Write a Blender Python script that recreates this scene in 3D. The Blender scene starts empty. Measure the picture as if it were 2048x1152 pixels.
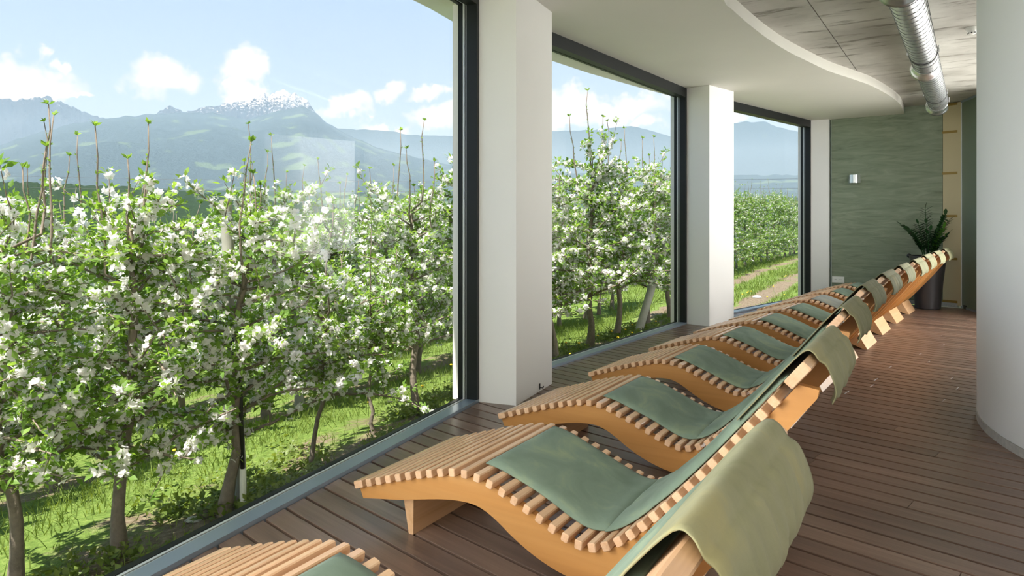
import bpy, math, random
import numpy as np
from mathutils import Vector, Matrix, noise as mnoise

random.seed(7)
rng = np.random.default_rng(7)
scn = bpy.context.scene
COL = scn.collection
PI = math.pi

# ------------------------------------------------------------------ camera
CAM_H = 1.30
F_PX = 1365.0
cam_d = bpy.data.cameras.new('camera')
cam = bpy.data.objects.new('camera', cam_d)
COL.objects.link(cam)
cam.location = (0, 0, CAM_H)
cam.rotation_euler = (PI / 2, 0, 0)
cam_d.sensor_width = 36.0
cam_d.sensor_fit = 'HORIZONTAL'
cam_d.lens = F_PX / 2048 * 36.0
cam_d.shift_y = -(576 - 440) / 2048.0
cam_d.clip_start = 0.05
cam_d.clip_end = 20000
scn.camera = cam

# ------------------------------------------------------------------ exposure
vs = scn.view_settings
vs.view_transform = 'Standard'
vs.look = 'None'
vs.gamma = 1.0
vs.use_curve_mapping = False
vs.exposure = 0.85
scn.cycles.use_denoising = True


# ------------------------------------------------------------------ node helper
class NT:
    def __init__(self, tree):
        self.t = tree
        self.t.nodes.clear()

    def n(self, kind, **kw):
        nd = self.t.nodes.new(kind)
        ins = kw.pop('ins', {})
        for k, v in kw.items():
            setattr(nd, k, v)
        for k, v in ins.items():
            s = nd.inputs[k]
            if isinstance(v, tuple) and len(v) == 2 and hasattr(v[0], 'outputs'):
                self.t.links.new(v[0].outputs[v[1]], s)
            elif hasattr(v, 'outputs'):
                self.t.links.new(v.outputs[0], s)
            else:
                s.default_value = v
        return nd

    def math(self, op, a, b=0.0, c=0.0, clamp=False):
        return self.n('ShaderNodeMath', operation=op, use_clamp=clamp, ins={0: a, 1: b, 2: c})

    def vmath(self, op, a, b=(0, 0, 0)):
        return self.n('ShaderNodeVectorMath', operation=op, ins={0: a, 1: b})

    def mix(self, fac, a, b):
        nd = self.n('ShaderNodeMix', data_type='RGBA')
        for key, v in ((0, fac), (6, a), (7, b)):
            s = nd.inputs[key]
            if isinstance(v, tuple) and len(v) == 2 and hasattr(v[0], 'outputs'):
                self.t.links.new(v[0].outputs[v[1]], s)
            elif hasattr(v, 'outputs'):
                o = v.outputs[2] if v.bl_idname == 'ShaderNodeMix' else v.outputs[0]
                self.t.links.new(o, s)
            else:
                s.default_value = v if key == 0 else (*v[:3], 1.0)
        return nd

    def ramp(self, fac, stops, interp='LINEAR'):
        nd = self.n('ShaderNodeValToRGB', ins={0: fac})
        cr = nd.color_ramp
        cr.interpolation = interp
        while len(cr.elements) < len(stops):
            cr.elements.new(0.5)
        for e, (p, c) in zip(cr.elements, stops):
            e.position = p
            e.color = (*c, 1.0) if len(c) == 3 else c
        return nd


def out(v):
    return (v, 2) if getattr(v, 'bl_idname', '') == 'ShaderNodeMix' else v


# ------------------------------------------------------------------ world: spring sky with small clouds
def px_dir(x, y):
    v = Vector(((x - 1024) / F_PX, 1.0, (440 - y) / F_PX))
    return v.normalized()


def build_world():
    w = bpy.data.worlds.new('sky')
    scn.world = w
    w.use_nodes = True
    N = NT(w.node_tree)
    tc = N.n('ShaderNodeTexCoord')
    d = (tc, 'Generated')
    sep = N.n('ShaderNodeSeparateXYZ', ins={0: d})
    el = N.math('MAXIMUM', (sep, 2), 0.0)
    sky = N.ramp(el, [(0.0, (0.44, 0.55, 0.66)), (0.10, (0.38, 0.50, 0.655)), (0.26, (0.34, 0.45, 0.645)),
                      (0.5, (0.26, 0.40, 0.60)), (1.0, (0.18, 0.33, 0.55))])
    # clouds: a warped direction compared with cloud centres, and small scattered ones elsewhere
    nz = N.n('ShaderNodeTexNoise', ins={'Vector': d, 'Scale': 13.0, 'Detail': 5.0, 'Roughness': 0.6})
    warp = N.vmath('SCALE', N.vmath('SUBTRACT', (nz, 'Color'), (0.5, 0.5, 0.5)))
    warp.inputs['Scale'].default_value = 0.13
    dw = N.vmath('ADD', d, warp)
    blobs = [(30, 170, 85, 36), (95, 132, 26, 14), (330, 165, 62, 38), (480, 130, 42, 40), (490, 180, 30, 22),
             (695, 212, 52, 24), (785, 184, 38, 22), (868, 178, 40, 16), (885, 240, 60, 30), (760, 258, 60, 14),
             (1185, 218, 95, 34), (1280, 205, 70, 26), (1315, 248, 42, 24), (1120, 250, 60, 18),
             (1475, 245, 40, 16), (150, 200, 24, 8), (-220, 180, 120, 40), (-420, 120, 90, 40),
             (1700, 190, 120, 40), (2000, 230, 140, 40), (-700, 220, 160, 50)]
    acc = None
    for (x, y, rx, ry) in blobs:
        c = px_dir(x, y)
        df = N.vmath('SUBTRACT', dw, tuple(c))
        sc_ = N.vmath('MULTIPLY', df, (F_PX / rx, F_PX / rx, F_PX / ry))
        ln = N.n('ShaderNodeVectorMath', operation='LENGTH', ins={0: sc_})
        v = N.math('SUBTRACT', 1.25, (ln, 1), clamp=True)
        acc = v if acc is None else N.math('MAXIMUM', acc, v)
    gen = N.n('ShaderNodeTexNoise', ins={'Vector': N.vmath('MULTIPLY', d, (2.6, 2.6, 6.0)), 'Scale': 1.6, 'Detail': 6.0, 'Roughness': 0.62})
    # scattered fair-weather clouds over the rest of the sky (behind the viewer)
    back = N.math('MULTIPLY', N.math('SUBTRACT', (gen, 0), 0.55, clamp=True),
                  N.ramp((sep, 1), [(0.30, (4, 4, 4)), (0.42, (0, 0, 0))]))
    acc = N.math('MAXIMUM', acc, back)
    fine = N.n('ShaderNodeTexNoise', ins={'Vector': d, 'Scale': 42.0, 'Detail': 6.0, 'Roughness': 0.65})
    acc2 = N.math('MULTIPLY', acc, N.math('ADD', (fine, 0), 0.45))
    msk = N.ramp(acc2, [(0.10, (0, 0, 0)), (0.52, (1, 1, 1))])
    col = N.mix((msk, 0), sky, (0.66, 0.66, 0.67))
    gmask = N.ramp((sep, 2), [(0.496, (0, 0, 0)), (0.5, (1, 1, 1))])
    gm = N.math('GREATER_THAN', (sep, 2), -0.02)
    col2 = N.mix(gm, (0.20, 0.24, 0.16), (col, 2))
    bg = N.n('ShaderNodeBackground', ins={'Color': (col2, 2), 'Strength': 0.90})
    o = N.n('ShaderNodeOutputWorld', ins={'Surface': bg})


build_world()

# ------------------------------------------------------------------ sun (high, from behind the left shoulder, grazing the facade)
sun_d = bpy.data.lights.new('sun', 'SUN')
sun_d.energy = 6.8
sun_d.angle = math.radians(0.6)
sun_d.color = (1.0, 0.95, 0.86)
sun = bpy.data.objects.new('sun', sun_d)
COL.objects.link(sun)
_el = math.radians(65)
_to = Vector((-0.60 * math.cos(_el), -0.80 * math.cos(_el), math.sin(_el)))
sun.rotation_euler = _to.to_track_quat('Z', 'Y').to_euler()
sun.location = (-6, 10, 30)


# added area lamps, brighter than the sky: outside the glazing beyond the curved wall, and the
# stretch of the window front that runs on behind the viewer
def boost_lamp(name, loc, facing, sx, sy, power):
    ld = bpy.data.lights.new(name, 'AREA')
    ld.shape = 'RECTANGLE'
    ld.size, ld.size_y = sx, sy
    ld.energy = power
    ld.color = (1.0, 0.985, 0.96)
    lo = bpy.data.objects.new(name, ld)
    COL.objects.link(lo)
    lo.location = loc
    lo.rotation_euler = (-Vector(facing)).to_track_quat('Z', 'Y').to_euler()


boost_lamp('daylight_boost_right', (7.64, 4.4, 1.43), (-1, 0, 0), 8.3, 2.8, 400)
boost_lamp('daylight_boost_left', (-2.77, -0.01, 1.45), (0.9154, -0.4026, 0), 3.5, 2.7, 180)


# ------------------------------------------------------------------ mesh helpers
def mesh(name, verts, faces, smooth=False):
    me = bpy.data.meshes.new(name)
    me.from_pydata([tuple(map(float, v)) for v in verts], [], faces)
    me.validate()
    me.update()
    if smooth:
        me.polygons.foreach_set('use_smooth', [True] * len(me.polygons))
    return me


def fastmesh(name, V, Fc, mats=None):
    """V (n,3) float, Fc (m,k) int with constant k."""
    me = bpy.data.meshes.new(name)
    V = np.ascontiguousarray(V, dtype=np.float32)
    Fc = np.ascontiguousarray(Fc, dtype=np.int32)
    k = Fc.shape[1]
    me.vertices.add(len(V))
    me.vertices.foreach_set('co', V.ravel())
    me.loops.add(Fc.size)
    me.loops.foreach_set('vertex_index', Fc.ravel())
    me.polygons.add(len(Fc))
    me.polygons.foreach_set('loop_start', np.arange(0, Fc.size, k, dtype=np.int32))
    me.polygons.foreach_set('loop_total', np.full(len(Fc), k, dtype=np.int32))
    me.update(calc_edges=True)
    return me


def add(name, me, mat=None, parent=None, label=None, cat=None, group=None, kind=None, loc=None, rot=None):
    o = bpy.data.objects.new(name, me)
    COL.objects.link(o)
    if mat is not None and me is not None and len(me.materials) == 0:
        me.materials.append(mat)
    if parent is not None:
        o.parent = parent
    if loc is not None:
        o.location = loc
    if rot is not None:
        o.rotation_euler = rot
    if label:
        o['label'] = label
    if cat:
        o['category'] = cat
    if group:
        o['group'] = group
    if kind:
        o['kind'] = kind
    return o


def empty(name, loc=(0, 0, 0), rz=0.0, **kw):
    o = add(name, None, **kw)
    o.location = loc
    o.rotation_euler = (0, 0, rz)
    o.empty_display_size = 0.1
    return o


class MB:
    """collects shapes into one mesh"""
    def __init__(self):
        self.v, self.f = [], []

    def add(self, verts, faces):
        b = len(self.v)
        self.v += [tuple(v) for v in verts]
        self.f += [tuple(i + b for i in f) for f in faces]
        return self

    def box(self, x0, x1, y0, y1, z0, z1):
        v = [(x, y, z) for z in (z0, z1) for y in (y0, y1) for x in (x0, x1)]
        return self.add(v, [(0, 2, 3, 1), (4, 5, 7, 6), (0, 1, 5, 4), (2, 6, 7, 3), (0, 4, 6, 2), (1, 3, 7, 5)])

    def prism(self, poly, z0, z1):
        a = sum(poly[i][0] * poly[(i + 1) % len(poly)][1] - poly[(i + 1) % len(poly)][0] * poly[i][1] for i in range(len(poly)))
        if a < 0:
            poly = poly[::-1]
        n = len(poly)
        v = [(p[0], p[1], z0) for p in poly] + [(p[0], p[1], z1) for p in poly]
        f = [tuple(range(n - 1, -1, -1)), tuple(range(n, 2 * n))]
        f += [(i, (i + 1) % n, n + (i + 1) % n, n + i) for i in range(n)]
        return self.add(v, f)

    def tube(self, pts, rads, seg=8, caps=True):
        pts = [Vector(p) for p in pts]
        n = len(pts)
        if not hasattr(rads, '__len__'):
            rads = [rads] * n
        t0 = (pts[1] - pts[0]).normalized()
        up = Vector((0, 0, 1)) if abs(t0.z) < 0.9 else Vector((1, 0, 0))
        a = t0.cross(up).normalized()
        vs_ = []
        for i in range(n):
            t = (pts[min(i + 1, n - 1)] - pts[max(i - 1, 0)]).normalized()
            a = (a - t * a.dot(t)).normalized()
            b = t.cross(a)
            for k in range(seg):
                an = 2 * PI * k / seg
                vs_.append(pts[i] + (a * math.cos(an) + b * math.sin(an)) * rads[i])
        fs = []
        for i in range(n - 1):
            for k in range(seg):
                k2 = (k + 1) % seg
                fs.append((i * seg + k, i * seg + k2, (i + 1) * seg + k2, (i + 1) * seg + k))
        if caps:
            fs.append(tuple(range(seg - 1, -1, -1)))
            fs.append(tuple((n - 1) * seg + k for k in range(seg)))
        return self.add(vs_, fs)

    def lathe(self, prof, seg=32, c=(0, 0, 0)):
        vs_ = []
        for (r, z) in prof:
            for k in range(seg):
                an = 2 * PI * k / seg
                vs_.append((c[0] + r * math.cos(an), c[1] + r * math.sin(an), c[2] + z))
        fs = []
        for i in range(len(prof) - 1):
            for k in range(seg):
                k2 = (k + 1) % seg
                fs.append((i * seg + k, i * seg + k2, (i + 1) * seg + k2, (i + 1) * seg + k))
        fs.append(tuple(range(seg - 1, -1, -1)))
        fs.append(tuple((len(prof) - 1) * seg + k for k in range(seg)))
        return self.add(vs_, fs)

    def mesh(self, name, smooth=False):
        return mesh(name, self.v, self.f, smooth)


def shade_auto(me, ang=40):
    me.polygons.foreach_set('use_smooth', [True] * len(me.polygons))
    me.set_sharp_from_angle(angle=math.radians(ang))
    return me


def chamfer_section(hw, hh, c):
    return [(-hw + c, -hh), (hw - c, -hh), (hw, -hh + c), (hw, hh - c), (hw - c, hh), (-hw + c, hh), (-hw, hh - c), (-hw, -hh + c)]


def local_frame_obj(name, me, mat, origin, ang, parent=None, **kw):
    return add(name, me, mat, parent, loc=origin, rot=(0, 0, ang), **kw)


# ------------------------------------------------------------------ materials
def new_mat(name):
    m = bpy.data.materials.new(name)
    m.use_nodes = True
    return m, NT(m.node_tree)


def finish(N, bsdf, disp=None):
    o = N.n('ShaderNodeOutputMaterial', ins={'Surface': bsdf})
    return o


def principled(N, color, rough=0.5, metal=0.0, bump=None, bump_s=0.2, bump_d=0.01, spec=0.5, **extra):
    ins = {'Roughness': rough, 'Metallic': metal, 'Specular IOR Level': spec}
    ins['Base Color'] = color if (hasattr(color, 'outputs') or (isinstance(color, tuple) and hasattr(color[0], 'outputs'))) else (*color, 1.0)
    if bump is not None:
        b = N.n('ShaderNodeBump', ins={'Height': bump, 'Strength': bump_s, 'Distance': bump_d})
        ins['Normal'] = b
    ins.update(extra)
    return N.n('ShaderNodeBsdfPrincipled', ins=ins)


def simple(name, color, rough=0.5, metal=0.0, noise_amt=0.0, noise_scale=8.0, bump=0.0, spec=0.5):
    m, N = new_mat(name)
    tc = N.n('ShaderNodeTexCoord')
    col = color
    nz = N.n('ShaderNodeTexNoise', ins={'Vector': (tc, 'Object'), 'Scale': noise_scale, 'Detail': 5.0})
    if noise_amt > 0:
        a = tuple(c * (1 - noise_amt) for c in color)
        b = tuple(min(1, c * (1 + noise_amt)) for c in color)
        col = out(N.mix((nz, 0), a, b))
    p = principled(N, col, rough, metal, bump=(nz, 0) if bump > 0 else None, bump_s=bump, spec=spec)
    finish(N, p)
    return m


def wood_mat(name, c1, c2, c3, axis=0, rough=0.45, scale=1.0, spec=0.4, coat=0.0, vary=0.25):
    """grain stretched along the object's own axis, a tone of its own for every piece"""
    m, N = new_mat(name)
    tc = N.n('ShaderNodeTexCoord')
    oi = N.n('ShaderNodeObjectInfo')
    st = [22.0, 22.0, 22.0]
    st[axis] = 1.3
    off = N.n('ShaderNodeCombineXYZ', ins={0: N.math('MULTIPLY', (oi, 'Random'), 37.0), 1: N.math('MULTIPLY', (oi, 'Random'), 91.0), 2: 0.0})
    v = N.vmath('ADD', N.vmath('MULTIPLY', (tc, 'Object'), tuple(s * scale for s in st)), off)
    nz = N.n('ShaderNodeTexNoise', ins={'Vector': v, 'Scale': 1.0, 'Detail': 6.0, 'Roughness': 0.6, 'Distortion': 0.6})
    fine = N.n('ShaderNodeTexNoise', ins={'Vector': N.vmath('MULTIPLY', v, (1.0, 3.5, 3.5) if axis == 0 else ((3.5, 1.0, 3.5) if axis == 1 else (3.5, 3.5, 1.0))), 'Scale': 2.2, 'Detail': 3.0})
    base = N.ramp((nz, 0), [(0.3, c1), (0.52, c2), (0.72, c3)])
    tone = N.math('ADD', N.math('MULTIPLY', (oi, 'Random'), vary), 1.0 - vary / 2)
    tone2 = N.math('MULTIPLY', tone, N.math('ADD', N.math('MULTIPLY', (fine, 0), 0.24), 0.88))
    col = N.vmath('SCALE', base)
    N.t.links.new(tone2.outputs[0], col.inputs['Scale'])
    p = principled(N, col, rough, bump=(fine, 0), bump_s=0.12, bump_d=0.002, spec=spec, **{'Coat Weight': coat, 'Coat Roughness': 0.22})
    finish(N, p)
    return m


M = {}
M['deck'] = wood_mat('deck_wood', (0.125, 0.078, 0.056), (0.165, 0.105, 0.077), (0.215, 0.142, 0.106), axis=0, rough=0.31, spec=0.5, vary=0.55)
M['beech'] = wood_mat('beech_slat', (0.64, 0.38, 0.21), (0.73, 0.46, 0.28), (0.78, 0.53, 0.34), axis=1, rough=0.27, spec=0.5, vary=0.16)
M['panel'] = wood_mat('bent_plywood', (0.44, 0.20, 0.055), (0.52, 0.25, 0.075), (0.58, 0.30, 0.10), axis=0, rough=0.36, scale=0.22, spec=0.45, vary=0.10)
M['leg'] = wood_mat('leg_wood', (0.56, 0.32, 0.15), (0.63, 0.38, 0.20), (0.68, 0.43, 0.24), axis=1, rough=0.4, scale=0.5, vary=0.10)
M['subfloor'] = simple('dark_subfloor', (0.012, 0.008, 0.006), 0.9)
M['white'] = simple('white_plaster', (0.83, 0.815, 0.79), 0.75, noise_amt=0.03, noise_scale=2.0)
M['soffit'] = simple('painted_soffit', (0.70, 0.68, 0.62), 0.7, noise_amt=0.05, noise_scale=1.6)
M['column'] = simple('column_plaster', (0.72, 0.74, 0.75), 0.6, noise_amt=0.03, noise_scale=1.5)
M['black_frame'] = simple('anthracite_aluminium', (0.012, 0.014, 0.015), 0.45, metal=0.0, spec=0.3)
M['sill_metal'] = simple('sky_tinted_aluminium', (0.30, 0.37, 0.46), 0.28, metal=0.4, spec=0.6)  # blue of the reflected sky put into the base colour
M['spacer'] = simple('bright_spacer', (0.75, 0.77, 0.78), 0.35, metal=0.3)
M['steel'] = simple('galvanised_steel', (0.80, 0.82, 0.84), 0.3, metal=1.0, noise_amt=0.08, noise_scale=6)
M['dark_steel'] = simple('dark_clamp', (0.05, 0.05, 0.05), 0.5, metal=0.6)
M['gold'] = simple('ochre_bar', (0.30, 0.19, 0.045), 0.35, metal=0.3)
M['plastic'] = simple('white_plastic', (0.80, 0.80, 0.76), 0.4)
M['dark_plastic'] = simple('dark_plastic', (0.03, 0.03, 0.03), 0.35)
M['pot'] = simple('anthracite_pot', (0.045, 0.042, 0.045), 0.38, noise_amt=0.12, noise_scale=3)
M['soil'] = simple('potting_soil', (0.035, 0.022, 0.014), 0.95, noise_amt=0.4, noise_scale=40, bump=0.5)
M['stone'] = simple('grey_stone', (0.42, 0.42, 0.40), 0.55, noise_amt=0.3, noise_scale=45)


def m_fabric(name, c1, c2, stain=0.0):
    m, N = new_mat(name)
    tc = N.n('ShaderNodeTexCoord')
    oi = N.n('ShaderNodeObjectInfo')
    sh = N.vmath('ADD', (tc, 'Object'), N.vmath('SCALE', (5.0, 3.0, 1.0)))
    N.t.links.new(oi.outputs['Random'], sh.inputs[1].links[0].from_node.inputs['Scale'])
    big = N.n('ShaderNodeTexNoise', ins={'Vector': sh, 'Scale': 5.0, 'Detail': 5.0, 'Roughness': 0.6, 'Distortion': 0.8})
    weave = N.n('ShaderNodeTexNoise', ins={'Vector': (tc, 'Object'), 'Scale': 260.0, 'Detail': 2.0})
    wrk = N.n('ShaderNodeTexNoise', ins={'Vector': N.vmath('MULTIPLY', sh, (9.0, 4.0, 4.0)), 'Scale': 1.5, 'Detail': 3.0, 'Distortion': 1.2})
    col = N.ramp((big, 0), [(0.30, c1), (0.55, c2), (0.75, tuple(min(1, a * (1 + stain)) for a in (c2[0] * 1.15, c2[1] * 1.05, c2[2] * 0.85)))])
    hgt = N.math('ADD', N.math('MULTIPLY', (weave, 0), 0.15), (wrk, 0))
    p = principled(N, col, 0.85, bump=hgt, bump_s=0.25, bump_d=0.006, spec=0.2, **{'Sheen Weight': 0.06, 'Sheen Roughness': 0.5})
    finish(N, p)
    return m


M['pad'] = m_fabric('sage_pad_fabric', (0.14, 0.19, 0.135), (0.19, 0.25, 0.185), 0.25)
M['pad_grey'] = m_fabric('grey_pad_fabric', (0.25, 0.26, 0.235), (0.30, 0.31, 0.28), 0.05)
M['cover'] = m_fabric('olive_cover_fabric', (0.19, 0.19, 0.10), (0.245, 0.24, 0.14), 0.08)



def m_green_plaster():
    m, N = new_mat('green_trowelled_plaster')
    tc = N.n('ShaderNodeTexCoord')
    v = N.vmath('MULTIPLY', (tc, 'Object'), (1.1, 1.1, 7.0))
    a = N.n('ShaderNodeTexNoise', ins={'Vector': v, 'Scale': 1.6, 'Detail': 7.0, 'Roughness': 0.6, 'Distortion': 1.5})
    b = N.n('ShaderNodeTexNoise', ins={'Vector': (tc, 'Object'), 'Scale': 1.1, 'Detail': 3.0})
    c = N.ramp((a, 0), [(0.30, (0.125, 0.14, 0.08)), (0.45, (0.21, 0.24, 0.16)), (0.68, (0.31, 0.345, 0.245))])
    d = N.mix(N.math('MULTIPLY', (b, 0), 0.7), (c, 0), (0.15, 0.21, 0.15))
    p = principled(N, out(d), 0.55, bump=(a, 0), bump_s=0.5, bump_d=0.02)
    finish(N, p)
    return m


def m_concrete():
    m, N = new_mat('board_marked_concrete')
    tc = N.n('ShaderNodeTexCoord')
    rot = N.n('ShaderNodeMapping', ins={'Vector': (tc, 'Object'), 'Rotation': (0, 0, math.radians(33))})
    v = N.vmath('MULTIPLY', rot, (3.2, 0.9, 1.0))
    a = N.n('ShaderNodeTexNoise', ins={'Vector': N.vmath('MULTIPLY', rot, (1.0, 4.5, 1.0)), 'Scale': 1.6, 'Detail': 8.0, 'Roughness': 0.7})
    b = N.n('ShaderNodeTexNoise', ins={'Vector': (tc, 'Object'), 'Scale': 1.2, 'Detail': 6.0, 'Roughness': 0.6})
    c = N.ramp((b, 0), [(0.35, (0.37, 0.35, 0.31)), (0.65, (0.57, 0.55, 0.50))])
    d = N.mix(N.ramp((a, 0), [(0.34, (1, 1, 1)), (0.46, (0, 0, 0))]), (c, 0), (0.17, 0.155, 0.125))
    p = principled(N, out(d), 0.7, bump=(a, 0), bump_s=0.2, bump_d=0.01)
    finish(N, p)
    return m


def m_glass():
    m, N = new_mat('window_glass')
    tr = N.n('ShaderNodeBsdfTransparent', ins={'Color': (0.985, 0.987, 0.985, 1)})
    gl = N.n('ShaderNodeBsdfGlossy', ins={'Color': (1, 1, 1, 1), 'Roughness': 0.01})
    fr = N.n('ShaderNodeFresnel', ins={'IOR': 1.32})
    mx = N.n('ShaderNodeMixShader', ins={0: N.math('MULTIPLY', fr, 0.022), 1: tr, 2: gl})
    finish(N, mx)
    return m


def m_frosted():
    m, N = new_mat('frosted_green_glass')
    p = principled(N, (0.20, 0.27, 0.215), 0.35, **{'Transmission Weight': 0.25, 'Alpha': 1.0})
    finish(N, p)
    return m


def m_leaf(name, c1, c2, trans=0.45, rough=0.45, tint=(1.35, 1.25, 0.55)):
    m, N = new_mat(name)
    tc = N.n('ShaderNodeTexCoord')
    oi = N.n('ShaderNodeObjectInfo')
    nz = N.n('ShaderNodeTexNoise', ins={'Vector': (tc, 'Object'), 'Scale': 9.0, 'Detail': 3.0})
    col = N.ramp((nz, 0), [(0.3, c1), (0.7, c2)])
    p = principled(N, (col, 0), rough, spec=0.35)
    tl = N.n('ShaderNodeBsdfTranslucent', ins={'Color': N.vmath('MULTIPLY', (col, 0), tint)})
    mx = N.n('ShaderNodeMixShader', ins={0: trans, 1: p, 2: tl})
    finish(N, mx)
    return m


def m_ground():
    m, N = new_mat('orchard_ground')
    tc = N.n('ShaderNodeTexCoord')
    at = N.n('ShaderNodeAttribute', attribute_name='dirt')
    n1 = N.n('ShaderNodeTexNoise', ins={'Vector': (tc, 'Object'), 'Scale': 2.2, 'Detail': 8.0, 'Roughness': 0.7})
    n2 = N.n('ShaderNodeTexNoise', ins={'Vector': (tc, 'Object'), 'Scale': 22.0, 'Detail': 6.0, 'Roughness': 0.7})
    g = N.ramp((n2, 0), [(0.25, (0.06, 0.10, 0.02)), (0.5, (0.14, 0.21, 0.045)), (0.75, (0.24, 0.30, 0.08))])
    s = N.ramp((n2, 0), [(0.25, (0.09, 0.065, 0.04)), (0.5, (0.20, 0.155, 0.105)), (0.8, (0.32, 0.265, 0.20))])
    f = N.math('ADD', (at, 'Fac'), N.math('MULTIPLY', N.math('SUBTRACT', (n1, 0), 0.5), 1.6))
    k = N.ramp(f, [(0.40, (0, 0, 0)), (0.60, (1, 1, 1))])
    c = N.mix((k, 0), (g, 0), (s, 0))
    p = principled(N, out(c), 0.9, bump=(n2, 0), bump_s=0.8, bump_d=0.04, spec=0.1)
    finish(N, p)
    return m


def m_mountain(name, forest, field, snow_z=None, field_amt=0.5, scale=1.0):
    m, N = new_mat(name)
    geo = N.n('ShaderNodeNewGeometry')
    pos = (geo, 'Position')
    n1 = N.n('ShaderNodeTexNoise', ins={'Vector': pos, 'Scale': 0.012 * scale, 'Detail': 4.0, 'Roughness': 0.5})
    n2 = N.n('ShaderNodeTexNoise', ins={'Vector': pos, 'Scale': 0.09 * scale, 'Detail': 8.0, 'Roughness': 0.75})
    f = N.ramp((n2, 0), [(0.3, tuple(c * 0.55 for c in forest)), (0.7, forest)])
    fld = N.mix(N.ramp((n1, 0), [(field_amt, (0, 0, 0)), (field_amt + 0.04, (1, 1, 1))]), (f, 0), field)
    c = fld
    if snow_z is not None:
        sp = N.n('ShaderNodeSeparateXYZ', ins={0: pos})
        hz = N.math('ADD', N.math('DIVIDE', N.math('SUBTRACT', (sp, 2), snow_z[0]), snow_z[1] - snow_z[0]),
                    N.math('MULTIPLY', N.math('SUBTRACT', (n2, 0), 0.5), 2.2))
        k = N.ramp(hz, [(0.35, (0, 0, 0)), (0.55, (1, 1, 1))])
        c = N.mix((k, 0), out(fld), (0.56, 0.58, 0.62))
    p = principled(N, out(c), 0.95, spec=0.05, bump=(n2, 0), bump_s=0.8, bump_d=6.0)
    finish(N, p)
    return m


M['green_wall'] = m_green_plaster()
M['concrete'] = m_concrete()
M['glass'] = m_glass()
M['frosted'] = m_frosted()
M['leaf'] = m_leaf('apple_leaf', (0.12, 0.245, 0.04), (0.27, 0.42, 0.10), trans=0.55)
M['blossom'] = m_leaf('apple_blossom', (0.90, 0.86, 0.86), (0.95, 0.94, 0.93), trans=0.62, rough=0.7, tint=(1, 1, 1))
M['grass'] = m_leaf('grass_blade', (0.12, 0.18, 0.035), (0.23, 0.30, 0.075))
M['zz'] = m_leaf('glossy_dark_leaf', (0.014, 0.05, 0.016), (0.03, 0.09, 0.028), trans=0.12, rough=0.22)
M['yellow'] = simple('dandelion_yellow', (0.85, 0.55, 0.02), 0.7)
M['bark'] = simple('apple_bark', (0.20, 0.165, 0.13), 0.9, noise_amt=0.45, noise_scale=35, bump=0.6)
M['post'] = simple('weathered_post', (0.36, 0.35, 0.31), 0.85, noise_amt=0.2, noise_scale=14, bump=0.3)
M['panelboard'] = simple('pale_beige_panel', (0.52, 0.44, 0.27), 0.45, noise_amt=0.06, noise_scale=2)
M['ground'] = m_ground()

# ------------------------------------------------------------------ room plan (metres, viewer above the origin)
U1 = Vector((0.4026, 0.9154)); N1 = Vector((-0.9154, 0.4026))
E1 = Vector((-0.235, 4.88))                # end of window 1 at the pillar
S1 = E1 - U1 * 7.4
S2 = Vector((0.06, 5.58)); E2 = Vector((2.19, 8.55))
S3 = Vector((2.64, 9.05)); E3 = Vector((4.95, 11.30))
WALL_A = Vector((5.24, 11.19)); WALL_B = Vector((6.505, 10.31))
DOOR_C = Vector((6.652, 10.10)); DOOR_D = Vector((6.53, 9.60)); DOOR_E = Vector((6.36, 8.90))
SOFFIT_Z, CEIL_Z, HEAD_Z = 2.949, 3.06, 2.93
COLUMN_C, COLUMN_R = Vector((4.618, 3.515)), 1.84
RIGHT_X = 7.4
ROOM = [tuple(S1), tuple(E1), tuple(S2), tuple(E2), tuple(S3), tuple(E3), tuple(WALL_A), tuple(WALL_B), tuple(DOOR_C),
        (RIGHT_X, 8.6), (RIGHT_X, S1.y), ]


def norm_out(a, b):
    d = (b - a).normalized()
    return Vector((-d.y, d.x))


# ------------------------------------------------------------------ floor with single boards
floor = add('floor', MB().prism([(p[0], p[1]) for p in ROOM], -0.12, -0.024).mesh('subfloor'), M['subfloor'], kind='structure')
BU = Vector((0.7207, -0.6933)); BN = Vector((0.6933, 0.7207))
PITCH, GAP = 0.1215, 0.015


def clip_row(n):
    hits = []
    for i in range(len(ROOM)):
        a, b = Vector(ROOM[i]), Vector(ROOM[(i + 1) % len(ROOM)])
        da, db = a.dot(BN) - n, b.dot(BN) - n
        if da * db < 0:
            q = a + (b - a) * (da / (da - db))
            hits.append(q.dot(BU))
    return (min(hits), max(hits)) if len(hits) >= 2 else None


def board_mesh(l0, l1, r0, r1, w):
    """left end runs from l0 (near edge) to l1 (far edge), right end from r0 to r1; 2 mm eased edges"""
    c = 0.0010
    t = -0.022
    v = [(l0, 0, t), (r0, 0, t), (r1, w, t), (l1, w, t),
         (l0, 0, -c), (r0, 0, -c), (r1, w, -c), (l1, w, -c),
         (l0 + .0005, c, 0), (r0 - .0005, c, 0), (r1 - .0005, w - c, 0), (l1 + .0005, w - c, 0)]
    f = [(0, 3, 2, 1), (0, 1, 5, 4), (1, 2, 6, 5), (2, 3, 7, 6), (3, 0, 4, 7), (4, 5, 9, 8), (5, 6, 10, 9), (6, 7, 11, 10), (7, 4, 8, 11), (8, 9, 10, 11)]
    return mesh('floor_board', v, f)


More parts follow.
